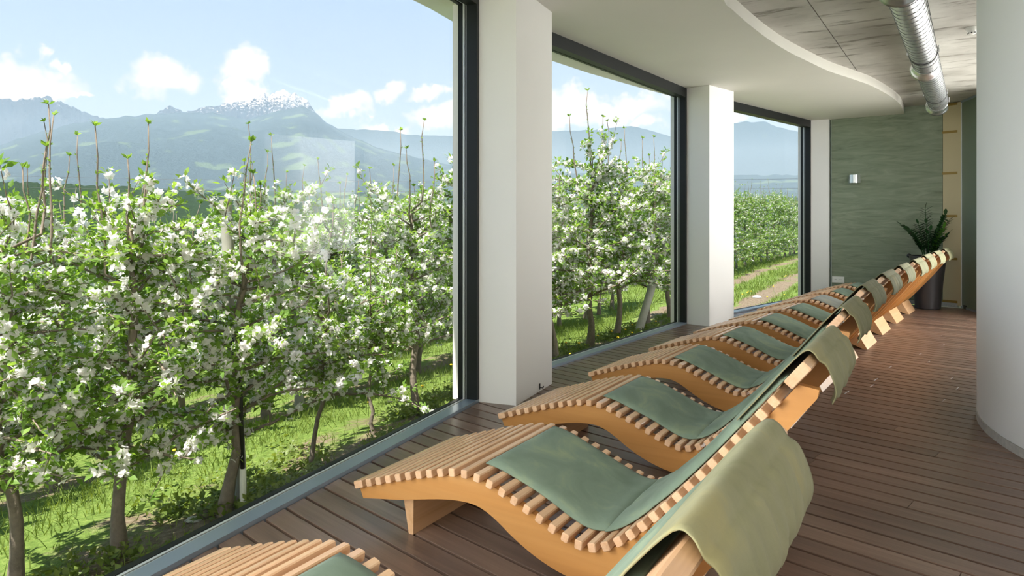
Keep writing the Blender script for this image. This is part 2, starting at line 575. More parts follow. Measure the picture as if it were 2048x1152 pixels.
n0 = 2.005 - PITCH * 22
row = 0
nb = 0
BANG = math.atan2(BU.y, BU.x)
while True:
    n = n0 + row * PITCH
    row += 1
    if n > 12.3:
        break
    lo, hi = clip_row(n + 0.001), clip_row(n + PITCH - GAP)
    if lo is None or hi is None:
        continue
    l0, r0, l1, r1 = lo[0] + .004, lo[1] - .02, hi[0] + .004, hi[1] - .02
    cuts = []
    x = max(l0, l1) + random.uniform(2.0, 4.6)
    while x < min(r0, r1) - 0.8:
        cuts.append(x)
        x += random.uniform(3.4, 4.8)
    xs = [None] + cuts + [None]
    for k in range(len(xs) - 1):
        a0, a1 = (l0, l1) if xs[k] is None else (xs[k] + .0012, xs[k] + .0012)
        b0, b1 = (r0, r1) if xs[k + 1] is None else (xs[k + 1] - .0012, xs[k + 1] - .0012)
        base = (a0 + a1) / 2
        p = BU * base + BN * n
        me = board_mesh(a0 - base, a1 - base, b0 - base, b1 - base, PITCH - GAP)
        o = add('floor_board', me, M['deck'], floor, loc=(p.x, p.y, 0), rot=(0, 0, BANG))
        nb += 1
print('boards', nb)

# ------------------------------------------------------------------ ceiling slabs and dropped soffit
CS = [(1.59, 5.12), (1.72, 5.34), (2.01, 5.77), (2.35, 6.24), (2.72, 6.7), (3.1, 7.12), (3.51, 7.56), (3.9, 7.91), (4.33, 8.3),
      (4.72, 8.72), (5.12, 9.19), (5.52, 9.71), (5.98, 10.42)]
pre = [(0.55, -3.6), (0.55, -1.5), (0.62, 0.6), (0.85, 2.6), (1.22, 4.2)]
edge = pre + CS + [(6.02, 10.9)]


def cat_rom(pts, n=6):
    P = [Vector(p) for p in pts]
    P = [P[0] * 2 - P[1]] + P + [P[-1] * 2 - P[-2]]
    o = []
    for i in range(1, len(P) - 2):
        for k in range(n):
            t = k / n
            a, b, c, d = P[i - 1], P[i], P[i + 1], P[i + 2]
            o.append(0.5 * ((2 * b) + (c - a) * t + (2 * a - 5 * b + 4 * c - d) * t * t + (3 * b - a - 3 * c + d) * t ** 3))
    o.append(P[-2])
    return o


curve = [tuple(p) for p in cat_rom(edge[:-1], 5)]
wall_hit = curve[-1]
poly = curve + [(6.35, 10.9), (5.5, 11.45)]
OUT = 0.3
outer = [E3 + norm_out(S3, E3) * OUT, S3 + norm_out(S3, E3) * OUT, E2 + norm_out(S2, E2) * OUT, S2 + norm_out(S2, E2) * OUT, E1 + N1 * OUT, S1 + N1 * OUT]
poly = curve + [(6.1, 10.62), tuple(WALL_A + Vector((0.1, 0.15)))] + [tuple(p) for p in outer] + [(-3.2, -3.6)]
soff = add('ceiling', MB().prism(poly, SOFFIT_Z, CEIL_Z + 0.10).mesh('ceiling_soffit'), M['soffit'], kind='structure')
# upper concrete ceiling: slabs that meet in open joints
J0, J1 = Vector((2.36, 5.46)), Vector((4.22, 8.28))
jd = (J1 - J0).normalized()
jn = Vector((jd.y, -jd.x))
Kp = Vector((4.945, 7.57))
kd = Vector((0.75, -0.66)).normalized()
ROOF = [tuple(S1 + N1 * .16), tuple(E1 + N1 * .16), tuple(S2 + norm_out(S2, E2) * .16), tuple(E2 + norm_out(S2, E2) * .16), tuple(S3 + norm_out(S3, E3) * .16),
        tuple(E3 + norm_out(S3, E3) * .16), (5.6, 11.8), (8.2, 11.0), (8.2, -3.6), (-3.6, -3.6)]
ceil_par = add('ceiling', MB().prism(ROOF, CEIL_Z + 0.10, CEIL_Z + 0.22).mesh('ceiling_roof'), M['concrete'], kind='structure')
g = 0.005
A_far = J0 + jd * 9; A_near = J0 - jd * 12
# split: left of joint 1 / right of joint 1 beyond joint 2 / right of joint 1 before joint 2
I = None
den = jd.x * kd.y - jd.y * kd.x
tt = ((Kp.x - J0.x) * kd.y - (Kp.y - J0.y) * kd.x) / den
I = J0 + jd * tt
slabs = [[A_near - jn * g, A_far - jn * g, A_far - jn * 3.2, A_near - jn * 3.2],
         [I + jn * g + jd * g, I + jd * 6 + jn * g, I + jd * 6 + kd * 5, I + kd * 5 + jd * g],
         [A_near + jn * g, I + jn * g - jd * g, I + kd * 5 - jd * g, A_near + jn * 9]]
def clip_half(poly_, a, n_):
    o = []
    for i in range(len(poly_)):
        p, q_ = poly_[i], poly_[(i + 1) % len(poly_)]
        dp, dq = (p - a).dot(n_), (q_ - a).dot(n_)
        if dp <= 0:
            o.append(p)
        if dp * dq < 0:
            o.append(p + (q_ - p) * (dp / (dp - dq)))
    return o


def clip_roof(poly_):
    for (a, b) in ((S1, E1), (S2, E2), (S3, E3), (WALL_A, WALL_B)):
        n_ = norm_out(a, b)
        poly_ = clip_half(poly_, a + n_ * 0.12, n_)
    poly_ = clip_half(poly_, Vector((8.2, 0)), Vector((1, 0)))
    return clip_half(poly_, Vector((0, -3.6)), Vector((0, -1)))


for s in slabs:
    s = clip_roof([Vector(p) for p in s])
    add('concrete_slab', MB().prism([tuple(p) for p in s], CEIL_Z, CEIL_Z + 0.10).mesh('concrete_slab'), M['concrete'], ceil_par)

# ------------------------------------------------------------------ facade: pillars, windows, outer reveals
def pillar(pts, label=None):
    me = MB().prism([tuple(p) for p in pts], 0.0, SOFFIT_Z).mesh('wall_pillar')
    return add('wall_left', me, M['white'], kind='structure')


FR = 0.16   # frame depth
n1, n2, n3 = N1, norm_out(S2, E2), norm_out(S3, E3)
u1, u2, u3 = U1, (E2 - S2).normalized(), (E3 - S3).normalized()
pillar([E1, Vector((0.029, 4.778)), Vector((0.317, 5.418)), S2, S2 + n2 * 0.215, E1 + n1 * 0.215])
pillar([E2, Vector((2.41, 8.335)), Vector((2.85, 8.77)), S3, S3 + n3 * 0.215, E2 + n2 * 0.215])
pillar([E3, Vector((5.185, 11.17)), Vector((5.215, 11.215)), Vector((5.45, 11.55)), E3 + n3 * 0.215])


def window(name, a, b, u, n):
    root = empty(name, (a.x, a.y, 0), math.atan2(u.y, u.x), kind='structure')
    L = (b - a).length
    # local x along the window, y outwards
    def bar(nm, x0, x1, y0, y1, z0, z1, mat):
        m_ = MB().box(x0, x1, y0, y1, z0, z1).mesh(nm)
        return add(nm, m_, mat, root)
    bar('window_sill_profile', 0, L, 0.0, 0.085, -0.02, 0.020, M['sill_metal'])
    bar('window_head', 0, L, 0.0, 0.085, HEAD_Z - 0.095, SOFFIT_Z, M['black_frame'])
    bar('window_jamb', L - 0.035, L, 0.0, 0.085, 0.020, HEAD_Z - 0.095, M['black_frame'])
    bar('window_jamb', 0, 0.035, 0.0, 0.085, 0.020, HEAD_Z - 0.095, M['black_frame'])
    zt = HEAD_Z - 0.06
    for (y0, y1) in ((0.088, 0.102), (0.112, 0.126)):
        sp = MB()
        sp.box(0, L, y0, y1, -0.01, 0.012)
        sp.box(0, L, y0, y1, zt - 0.012, zt)
        sp.box(L - 0.012, L, y0, y1, 0.012, zt - 0.012)
        sp.box(0, 0.012, y0, y1, 0.012, zt - 0.012)
        add('glazing_spacer', sp.mesh('glazing_spacer'), M['spacer'], root)
    gk = MB()
    gk.box(0, L, 0.102, 0.112, -0.012, 0.008).box(L - 0.006, L, 0.102, 0.112, 0.0, zt).box(0, L, 0.102, 0.112, zt - 0.006, zt)
    add('gasket', gk.mesh('gasket'), M['dark_plastic'], root)
    of = MB()
    of.box(0, L, 0.128, 0.16, -0.03, 0.016).box(0, L, 0.128, 0.16, zt - 0.02, zt + 0.05)
    of.box(L - 0.02, L, 0.128, 0.16, 0.016, zt - 0.02).box(0, 0.02, 0.128, 0.16, 0.016, zt - 0.02)
    add('outer_frame', of.mesh('outer_frame'), M['black_frame'], root)
    pane = MB().box(0.005, L - 0.005, 0.104, 0.110, 0.008, zt - 0.006)
    add('glass_pane', pane.mesh('glass_pane'), M['glass'], root)
    return root


window('window_1', S1, E1, u1, n1)
window('window_2', S2, E2, u2, n2)
window('window_3', S3, E3, u3, n3)

# roof edge that oversails the glass outside
over = [S1 + n1 * 0.16, E1 + n1 * 0.16, S2 + n2 * 0.16, E2 + n2 * 0.16, S3 + n3 * 0.16, E3 + n3 * 0.16,
        E3 + n3 * 0.20, S3 + n3 * 0.20, E2 + n2 * 0.18, S2 + u2 * 3.0 + n2 * 0.26, (S2 + E2) / 2 + n2 * 0.37, S2 + n2 * 0.42, E1 + n1 * 0.41, E1 - u1 * 1.2 + n1 * 0.47, S1 + n1 * 0.6]
add('wall_roof_edge', MB().prism([tuple(p) for p in over], HEAD_Z - 0.065, CEIL_Z + 0.22).mesh('wall_roof_edge'), M['white'], kind='structure')
# footing below the sills
foot = [S1 + n1 * 0.165, E1 + n1 * 0.165, S2 + n2 * 0.165, E2 + n2 * 0.165, S3 + n3 * 0.165, E3 + n3 * 0.165, E3, S3, E2, S2, E1, S1]
add('wall_plinth', MB().prism([tuple(p) for p in foot], -0.7, -0.03).mesh('wall_plinth'), M['stone'], kind='structure')

# ------------------------------------------------------------------ back wall, door panels, glass, hidden walls
wn = norm_out(WALL_A, WALL_B)
add('wall_back', MB().prism([tuple(WALL_A), tuple(WALL_B), tuple(WALL_B + wn * 0.2), tuple(WALL_A + wn * 0.2)], 0, CEIL_Z).mesh('wall_back'), M['green_wall'], kind='structure')
add('baseboard_back', MB().prism([tuple(WALL_A - wn * 0.012), tuple(WALL_B - wn * 0.012), tuple(WALL_B), tuple(WALL_A)], 0, 0.06).mesh('baseboard_back'), M['stone'], kind='structure')

door1 = empty('door_1', (WALL_B.x, WALL_B.y, 0), math.atan2((DOOR_C - WALL_B).y, (DOOR_C - WALL_B).x), kind='structure')
DL = (DOOR_C - WALL_B).length
zz = [0.08, 0.72, 1.36, 2.0, 2.62, 3.03]
for i in range(5):
    add('door_panel', MB().box(0.004, DL - 0.05, 0.0, 0.03, zz[i] + 0.018, zz[i + 1] - 0.018).mesh('door_panel'), M['panelboard'], door1)
for z in zz:
    add('cross_bar', MB().box(0.0, DL - 0.05, -0.008, 0.035, z - 0.018, z + 0.018).mesh('cross_bar'), M['gold'], door1)
add('door_stile', MB().box(DL - 0.05, DL, -0.012, 0.04, 0.03, CEIL_Z - 0.01).mesh('door_stile'), M['panelboard'], door1)
add('door_rail', MB().box(0.0, DL - 0.05, -0.005, 0.04, 0.0, 0.06).mesh('door_rail'), M['stone'], door1)
dd = DOOR_E - DOOR_C
door2 = empty('door_2', (DOOR_C.x, DOOR_C.y, 0), math.atan2(dd.y, dd.x), kind='structure')
D2 = dd.length
add('glass_leaf', MB().box(0.012, D2, 0.0, 0.012, 0.03, CEIL_Z - 0.03).mesh('glass_leaf'), M['frosted'], door2)
add('edge_profile', MB().box(0.0, 0.012, -0.01, 0.02, 0.0, CEIL_Z).mesh('edge_profile'), M['spacer'], door2)
add('floor_rail', MB().box(0.012, D2, -0.01, 0.02, 0.0, 0.03).mesh('floor_rail'), M['sill_metal'], door2)
add('patch_fitting', MB().box(0.10, 0.18, -0.014, 0.026, 0.0, 0.055).mesh('patch_fitting'), M['dark_steel'], door2)
add('top_rail', MB().box(0.012, D2, -0.01, 0.02, CEIL_Z - 0.03, CEIL_Z).mesh('top_rail'), M['sill_metal'], door2)

bk = [WALL_B + Vector((0.05, 0.12)), DOOR_C + Vector((0.16, 0.08)), DOOR_D + Vector((0.16, 0)), DOOR_E + Vector((0.14, 0.0)), DOOR_E + Vector((0.30, 0.0)), DOOR_C + Vector((0.36, 0.30)), WALL_B + Vector((0.15, 0.42))]
add('door_leak_backing', MB().prism([tuple(p) for p in bk], -0.1, CEIL_Z).mesh('door_leak_backing'), M['white'], kind='structure')  # unseen backing added to stop outside light leaking past the doors
# right side of the room, out of sight behind the column: a glazed wall to the garden; rear wall behind the viewer
wr = MB()
wr.box(RIGHT_X, RIGHT_X + 0.2, -3.4, 0.2, 0, CEIL_Z + 0.1)
wr.box(RIGHT_X, RIGHT_X + 0.2, 0.2, 8.6, 2.85, CEIL_Z + 0.1)
add('wall_right', wr.mesh('wall_right'), M['white'], kind='structure')
w4 = empty('window_4', (RIGHT_X, 0.2, 0), PI / 2, kind='structure')
for k in range(5):
    add('window_post', MB().box(k * 2.1 - 0.03, k * 2.1 + 0.03, -0.10, -0.02, 0, 2.85).mesh('window_post'), M['black_frame'], w4)
for k in range(4):
    add('glass_pane', MB().box(k * 2.1 + 0.03, k * 2.1 + 2.07, -0.065, -0.059, 0.02, 2.85).mesh('glass_pane'), M['glass'], w4)
add('wall_door_side', MB().prism([tuple(DOOR_E), (RIGHT_X + 0.2, 8.6), (RIGHT_X + 0.2, 8.8), (DOOR_E.x + 0.1, DOOR_E.y + 0.15)], 0, CEIL_Z + 0.1).mesh('wall_door_side'), M['white'], kind='structure')
add('wall_front', MB().box(-3.6, RIGHT_X + 0.2, S1.y - 0.2 - 0.02, S1.y - 0.02, 0, CEIL_Z + 0.1).mesh('wall_front'), M['white'], kind='structure')

# white curved core on the right
cm = MB().lathe([(COLUMN_R - 0.012, 0.0), (COLUMN_R - 0.012, 0.052), (COLUMN_R, 0.052), (COLUMN_R, CEIL_Z)], seg=160, c=(COLUMN_C.x, COLUMN_C.y, 0)).mesh('wall_curved')
shade_auto(cm, 30)
add('wall_curved', cm, M['column'], kind='structure')
bb = empty('baseboard_curved', (COLUMN_C.x, COLUMN_C.y, 0), kind='structure')
seg_a = 2 * PI / 26
bbv = MB()
for ri, (r, z) in enumerate([(COLUMN_R - 0.010, 0.0), (COLUMN_R + 0.004, 0.0), (COLUMN_R + 0.004, 0.048), (COLUMN_R - 0.010, 0.050)]):
    for k in range(9):
        a = (0.003 + (seg_a - 0.003) * k / 8)
        bbv.v.append((r * math.cos(a), r * math.sin(a), z))
for ri in range(4):
    for k in range(8):
        r2 = (ri + 1) % 4
        bbv.f.append((ri * 9 + k, ri * 9 + k + 1, r2 * 9 + k + 1, r2 * 9 + k))
bbv.f += [(0, 9, 18, 27), (8, 35, 26, 17)]
bm_ = bbv.mesh('stone_tile')
for k in range(26):
    add('stone_tile', bm_, M['stone'], bb, rot=(0, 0, k * seg_a + 0.11))


# ------------------------------------------------------------------ loungers
LW = 0.708
TOPC = [(0.0, .160), (.123, .200), (.235, .237), (.325, .265), (.412, .289), (.496, .310), (.562, .318), (.625, .315), (.68, .303), (.733, .285),
        (.807, .258), (.878, .230), (.948, .200), (1.015, .177), (1.068, .170), (1.119, .178), (1.169, .198), (1.22, .231), (1.27, .273),
        (1.325, .327), (1.382, .383), (1.494, .508), (1.6, .635), (1.686, .740), (1.75, .820)]
BOTC = [(.020, .117), (.12, .135), (.235, .156), (.412, .197), (.513, .214), (.594, .216), (.656, .200), (.71, .172), (.77, .135), (.843, .098), (.913, .072),
        (.982, .055), (1.06, .046), (1.14, .054), (1.22, .090), (1.30, .163), (1.40, .280), (1.55, .460), (1.70, .655), (1.80, .785)]


def smooth_curve(p, n=4):
    return [tuple(q) for q in cat_rom(p, n)]


def arc_sampler(pts):
    P = np.array(pts)
    d = np.r_[0, np.cumsum(np.hypot(*np.diff(P, axis=0).T))]

    def at(a):
        x = np.interp(a, d, P[:, 0]); z = np.interp(a, d, P[:, 1])
        e = 0.012
        tx = np.interp(a + e, d, P[:, 0]) - np.interp(a - e, d, P[:, 0])
        tz = np.interp(a + e, d, P[:, 1]) - np.interp(a - e, d, P[:, 1])
        L = math.hypot(tx, tz)
        return x, z, tx / L, tz / L
    return at, d[-1], P, d


TC = smooth_curve(TOPC)
BC = smooth_curve(BOTC)
at_top, ARC, TCP, TCD = arc_sampler(TC)


def arc_of_s(s):
    return float(np.interp(s, TCP[:, 0], TCD))


def panel_mesh():
    outline = TC + [(1.806, .812), (1.803, .795)] + BC[::-1]
    n = len(outline)
    nt = len(TC)
    nbt = len(BC)
    t = 0.032
    v = [(s, 0.0, z) for s, z in outline] + [(s, t, z) for s, z in outline]
    f = [(i, n + i, n + (i + 1) % n, (i + 1) % n) for i in range(n)]
    # side faces as a strip between the top and bottom curves
    def strip(off, flip):
        top = list(range(nt + 2))
        bot = list(range(n - 1, nt + 1, -1))
        i = j = 0
        fs = []
        while i < len(top) - 1 or j < len(bot) - 1:
            ai = i / (len(top) - 1); bj = j / (len(bot) - 1)
            if (ai <= bj and i < len(top) - 1) or j == len(bot) - 1:
                fs.append((top[i], top[i + 1], bot[j])); i += 1
            else:
                fs.append((top[i], bot[j + 1], bot[j])); j += 1
        fs = [tuple(off + k for k in q) for q in fs]
        return [q[::-1] for q in fs] if flip else fs
    f += strip(0, True) + strip(n, False)
    me = mesh('side_panel', v, f)
    return shade_auto(me, 35)


def slat_mesh(hw, hh):
    sec = chamfer_section(hw, hh, 0.004)
    n = len(sec)
    c = 0.003
    v = []
    for (y, k) in ((0.0, 0.85), (c, 1.0), (LW - c, 1.0), (LW, 0.85)):
        v += [(a * k, y, b * k) for a, b in sec]
    f = [tuple(range(n)), tuple(range(4 * n - 1, 3 * n - 1, -1))]
    for r in range(3):
        f += [(r * n + i, (r + 1) * n + i, (r + 1) * n + (i + 1) % n, r * n + (i + 1) % n) for i in range(n)]
    return mesh('slat', v, f)


def leg_mesh(poly):
    v = [(s, .075, z) for s, z in poly] + [(s, LW - .075, z) for s, z in poly]
    n = len(poly)
    f = [tuple(range(n)), tuple(range(2 * n - 1, n - 1, -1))]
    f += [(i, n + i, n + (i + 1) % n, (i + 1) % n) for i in range(n)]
    return mesh('leg', v, f)


def sweep_pad(path, y0, y1, th, name, ny=14, wrinkle=0.0, seed=0, sag=0.0, edge_pow=4):
    """closed pillow: path = list of (x, z, nx, nz) along the lounger; thickness falls off to the rim"""
    r = random.Random(seed)
    n = len(path)
    ph = [r.uniform(0, 6.28) for _ in range(6)]
    V, Fc = [], []
    for side in (1, 0):
        for i, (x, z, nx, nz) in enumerate(path):
            u = i / (n - 1)
            for k in range(ny + 1):
                w = k / ny
                eu = 1 - abs(2 * u - 1) ** 14
                ew = 1 - abs(2 * w - 1) ** edge_pow
                e = max(0.0, eu) ** 0.5 * max(0.0, ew) ** 0.5
                y = y0 + (y1 - y0) * w + 0.004 * math.sin(9 * u + ph[0]) * (1 if w > 0.5 else -1)
                wr_ = wrinkle * (math.sin(46 * w + 5 * u + ph[1]) * 0.5 + math.sin(19 * w - 9 * u + ph[2])) * e
                t = (0.006 + th * e + wr_) if side else 0.001
                t -= sag * (1 - e) * 0.3
                V.append((x + nx * t, y, z + nz * t))
    m_ = (ny + 1)
    for i in range(n - 1):
        for k in range(ny):
            a = i * m_ + k
            Fc.append((a, a + 1, a + m_ + 1, a + m_))
            b = n * m_ + a
            Fc.append((b, b + m_, b + m_ + 1, b + 1))
    rim = [k for k in range(ny)] 
    def quad(a, b):
        Fc.append((a, n * m_ + a, n * m_ + b, b))
    for k in range(ny):
        quad(k, k + 1) if False else Fc.append((k, n * m_ + k, n * m_ + k + 1, k + 1))
        a = (n - 1) * m_ + k
        Fc.append((a, a + 1, n * m_ + a + 1, n * m_ + a))
    for i in range(n - 1):
        a, b = i * m_, (i + 1) * m_
        Fc.append((a, b, n * m_ + b, n * m_ + a))
        a, b = i * m_ + ny, (i + 1) * m_ + ny
        Fc.append((a, n * m_ + a, n * m_ + b, b))
    return mesh(name, V, Fc, smooth=True)


SLAT_HH = 0.016
PAD_OFF = 2 * SLAT_HH + 0.001


def path_on_slats(s0, s1, n, lift=0.0):
    o = []
    a0, a1 = arc_of_s(s0), arc_of_s(s1)
    for i in range(n):
        x, z, tx, tz = at_top(a0 + (a1 - a0) * i / (n - 1))
        nx, nz = -tz, tx
        o.append((x + nx * (PAD_OFF + lift), z + nz * (PAD_OFF + lift), nx, nz))
    return o


panel_me = panel_mesh()
slat_me = slat_mesh(0.0145, SLAT_HH)
first_me = slat_mesh(0.024, SLAT_HH)
last_me = slat_mesh(0.042, SLAT_HH)
front_leg_me = leg_mesh([(.232, 0), (.256, 0), (.258, .160), (.203, .149)])
rear_leg_me = leg_mesh([(1.335, 0), (1.372, 0), (1.285, .150), (1.17, .062)])
for me_, mt in ((panel_me, 'panel'), (slat_me, 'beech'), (first_me, 'beech'), (last_me, 'beech'), (front_leg_me, 'leg'), (rear_leg_me, 'leg')):
    me_.materials.append(M[mt])

slat_stations = []
a = 0.085
while a < ARC - 0.03:
    slat_stations.append(a)
    a += 0.0562


def head_path(n=26):
    """up the backrest, over the top slat, down behind it to the rear edge of the side panels"""
    pts = [(p[0], p[1]) for p in path_on_slats(1.60, 1.745, 7, 0.020)]
    bx, bz = 0.64, 0.77
    top = (1.752 + bx * 0.042, .852 + bz * 0.042)
    nx, nz = -.77, .64
    pts += [(top[0] + nx * 0.030, top[1] + nz * 0.030), (top[0] + nx * .012 + bx * .014, top[1] + nz * .012 + bz * .014),
            (top[0] - nx * .014 + bx * .008, top[1] - nz * .014 + bz * .006),
            (1.812, .868), (1.826, .836), (1.834, .806), (1.833, .784), (1.824, .762)]
    sm = smooth_curve(pts, 4)
    o = []
    for i in range(len(sm)):
        p0, p1 = sm[max(0, i - 1)], sm[min(len(sm) - 1, i + 1)]
        tx, tz = p1[0] - p0[0], p1[1] - p0[1]
        L = math.hypot(tx, tz) or 1
        o.append((sm[i][0], sm[i][1], -tz / L, tx / L))
    return o


def cover_mesh(seed, y0, y1, mat='cover'):
    r = random.Random(seed)
    path = head_path()
    n = len(path)
    ny = 40
    V, Fc = [], []
    ph = [r.uniform(0, 6.28) for _ in range(8)]
    def fold(w, u):
        amp = 0.0035 * max(0, (u - 0.45)) / 0.55
        return amp * (math.sin(52 * w + ph[0] + 2.2 * u) + 0.7 * math.sin(83 * w + ph[1]) + 0.8 * math.sin(24 * w + ph[2] - 3 * u))
    for side in (1, 0):
        for i, (x, z, nx, nz) in enumerate(path):
            u = i / (n - 1)
            for k in range(ny + 1):
                w = k / ny
                t = (0.0035 if side else 0.0) + fold(w, u) + 0.004 * u
                flare = 0.010 * u * (2 * w - 1)
                V.append((x + nx * t, y0 + (y1 - y0) * w + flare, z + nz * t - (0.006 * math.sin(7 * w + ph[3]) * max(0, u - .8) * 5)))
    m_ = ny + 1
    B = n * m_
    for i in range(n - 1):
        for k in range(ny):
            a_ = i * m_ + k
            Fc.append((a_, a_ + 1, a_ + m_ + 1, a_ + m_))
            Fc.append((B + a_, B + a_ + m_, B + a_ + m_ + 1, B + a_ + 1))
        for k in (0, ny):
            a_, b_ = i * m_ + k, (i + 1) * m_ + k
            q = (a_, b_, B + b_, B + a_)
            Fc.append(q if k == 0 else q[::-1])
    for k in range(ny):
        Fc.append((k, B + k, B + k + 1, k + 1))
        a_ = (n - 1) * m_ + k
        Fc.append((a_, a_ + 1, B + a_ + 1, B + a_))
    me = mesh('headrest_cover', V, Fc, smooth=True)
    me.materials.append(M[mat])
    return me


seat_meshes, back_meshes, cover_meshes = [], [], []
for k in range(3):
    sm_ = sweep_pad(path_on_slats(.600, 1.130, 26), .100 + .004 * k, .648 + .003 * k, 0.017, 'seat_pad', seed=k, wrinkle=0.0012)
    sm_.materials.append(M['pad'])
    seat_meshes.append(sm_)
    bm2 = sweep_pad(path_on_slats(1.120, 1.735, 34, 0.001), .095, .652, 0.024, 'back_pad', seed=k + 5, wrinkle=0.0018)
    bm2.materials.append(M['pad'])
    back_meshes.append(bm2)
    cover_meshes.append(cover_mesh(k + 20, .098, .640))
olive_cover = cover_mesh(33, .098, .640, 'cover')
grey_seat = sweep_pad(path_on_slats(.600, 1.130, 26), .100, .648, 0.017, 'seat_pad', seed=9, wrinkle=0.0012)
grey_seat.materials.append(M['pad_grey'])

LNG = [(-1.340, 1.705, 31.6), (-.665, 2.891, 32.0), (-.075, 3.903, 32.6), (.560, 4.960, 34.0), (1.185, 5.890, 35.4), (1.800, 6.758, 36.0),
       (2.422, 7.607, 36.8), (3.050, 8.480, 37.3), (3.695, 9.340, 37.8), (4.345, 10.190, 38.0)]
ORD = ['', '', 'second', 'third', 'fourth', 'fifth', 'sixth', 'seventh', 'eighth', 'ninth', 'tenth']
for i, (x, y, th) in enumerate(LNG):
    k = 10 - i
    if k == 1:
        lab = 'curved slatted wooden lounger with green pads standing right beside the dark planter'
    elif i == 7:
        lab = 'curved slatted wooden lounger with a grey seat pad, third from the dark planter'
    else:
        lab = 'curved slatted wooden lounger with green pads, %s from the dark planter' % ORD[k]
    root = empty('sun_lounger', (x, y, 0), -math.radians(th), label=lab, cat='lounger', group='slatted loungers in a row along the windows')
    add('side_panel', panel_me, None, root, loc=(0, .028, 0))
    add('side_panel', panel_me, None, root, loc=(0, LW - .060, 0))
    for ai, a in enumerate([0.022] + slat_stations):
        sx, sz, tx, tz = at_top(a)
        me_ = first_me if ai == 0 else slat_me
        add('slat', me_, None, root, loc=(sx - tz * SLAT_HH, 0, sz + tx * SLAT_HH), rot=(0, -math.atan2(tz, tx), 0))
    add('slat', last_me, None, root, loc=(1.752, 0, .852), rot=(0, -math.atan2(.77, .64), 0))
    add('leg', front_leg_me, None, root)
    add('leg', rear_leg_me, None, root)
    if i == 7:
        o = add('seat_pad', grey_seat, None, root, label='grey seat pad')
    else:
        o = add('seat_pad', seat_meshes[i % 3], None, root, label='green seat pad')
    add('back_pad', back_meshes[(i + 1) % 3], None, root, label='green back pad')
    add('headrest_cover', olive_cover if i == 0 else cover_meshes[(i + 2) % 3], None, root, label='olive fabric flap over the top slat')

# ------------------------------------------------------------------ ventilation duct
DU0, DU1 = Vector((0.9, 2.03, 2.88)), Vector((5.73, 9.18, 2.88))
ddir = (DU1 - DU0).normalized()
DLEN = (DU1 - DU0).length
DR = 0.115
droot = empty('ventilation_duct', (DU0.x, DU0.y, DU0.z), 0, label='round spiral steel ventilation duct hanging under the concrete ceiling', cat='duct')
q = ddir.to_track_quat('X', 'Z')
droot.rotation_euler = q.to_euler()
scoops = [2.62, 5.62, DLEN - 0.06 + 0.0]      # along the duct
# match the photographed outlets
def duct_t(px):
    # position along the duct axis seen at column px
    k = (px - 1024) / F_PX
    return (k * DU0.y - DU0.x) / (ddir.x - k * ddir.y)
scoops = [duct_t(1803), duct_t(1853), duct_t(1878)]
rings = [duct_t(1846), duct_t(1871)]


def ring_profile(t0, t1, r, rib=0.005, pitch=0.062):
    pr = []
    t = t0
    while t < t1 - 0.012:
        pr += [(t, r), (t + pitch - 0.008, r), (t + pitch - 0.005, r + rib), (t + pitch - 0.002, r + rib)]
        t += pitch
    pr.append((t1, r))
    return pr


def lathe_x(prof, seg=40, phase=0.0, twist=0.0):
    """surface of revolution about local x; twist shears the seams into a spiral"""
    mb = MB()
    for (t, r) in prof:
        for k in range(seg):
            an = 2 * PI * k / seg
            mb.v.append((t + twist * (k / seg - 0.5), r * math.cos(an), r * math.sin(an)))
    for i in range(len(prof) - 1):
        for k in range(seg):
            k2 = (k + 1) % seg
            mb.f.append((i * seg + k, (i + 1) * seg + k, (i + 1) * seg + k2, i * seg + k2))
    return mb


add('duct_pipe', shade_auto(lathe_x([(0, DR), (DLEN, DR)]).mesh('duct_pipe'), 25), M['steel'], droot)
hx = []
nt_ = int(DLEN / .12)
for k in range(nt_ * 18):
    an = 2 * PI * k / 18
    hx.append((.12 * k / 18, (DR + .0035) * math.cos(an), (DR + .0035) * math.sin(an)))
M['seam'] = simple('dull_seam', (0.22, 0.225, 0.23), 0.5, metal=0.7)
add('spiral_seam', MB().tube(hx, .0022, 4).mesh('spiral_seam', True), M['seam'], droot)
capm = lathe_x([(DLEN - 0.004, DR + .001), (DLEN + .004, DR + .001), (DLEN + .012, DR * 0.6), (DLEN + .014, 0.002)]).mesh('end_cap', True)
add('end_cap', capm, M['steel'], droot)
for t in rings + [duct_t(1790), duct_t(1893)]:
    if t > DLEN - 0.05:
        t = DLEN - 0.05
    add('pipe_clamp', shade_auto(lathe_x([(t - .012, DR), (t - .012, DR + .007), (t + .012, DR + .007), (t + .012, DR)]).mesh('pipe_clamp'), 30), M['dark_steel'], droot)
    bl = MB()
    for s_ in (-1, 1):
        bl.box(t - .012, t + .012, s_ * (DR + .005) - .012, s_ * (DR + .005) + .012, -.012, .012)
        bl.tube([(t, s_ * (DR + .012), -.01), (t, s_ * (DR + .012), .05)], .004, 8)
    add('clamp_bolt', bl.mesh('clamp_bolt'), M['steel'], droot)
    add('hanger_rod', MB().tube([(t, 0, DR), (t, 0, CEIL_Z - 2.88)], .005, 8).mesh('hanger_rod'), M['steel'], droot)


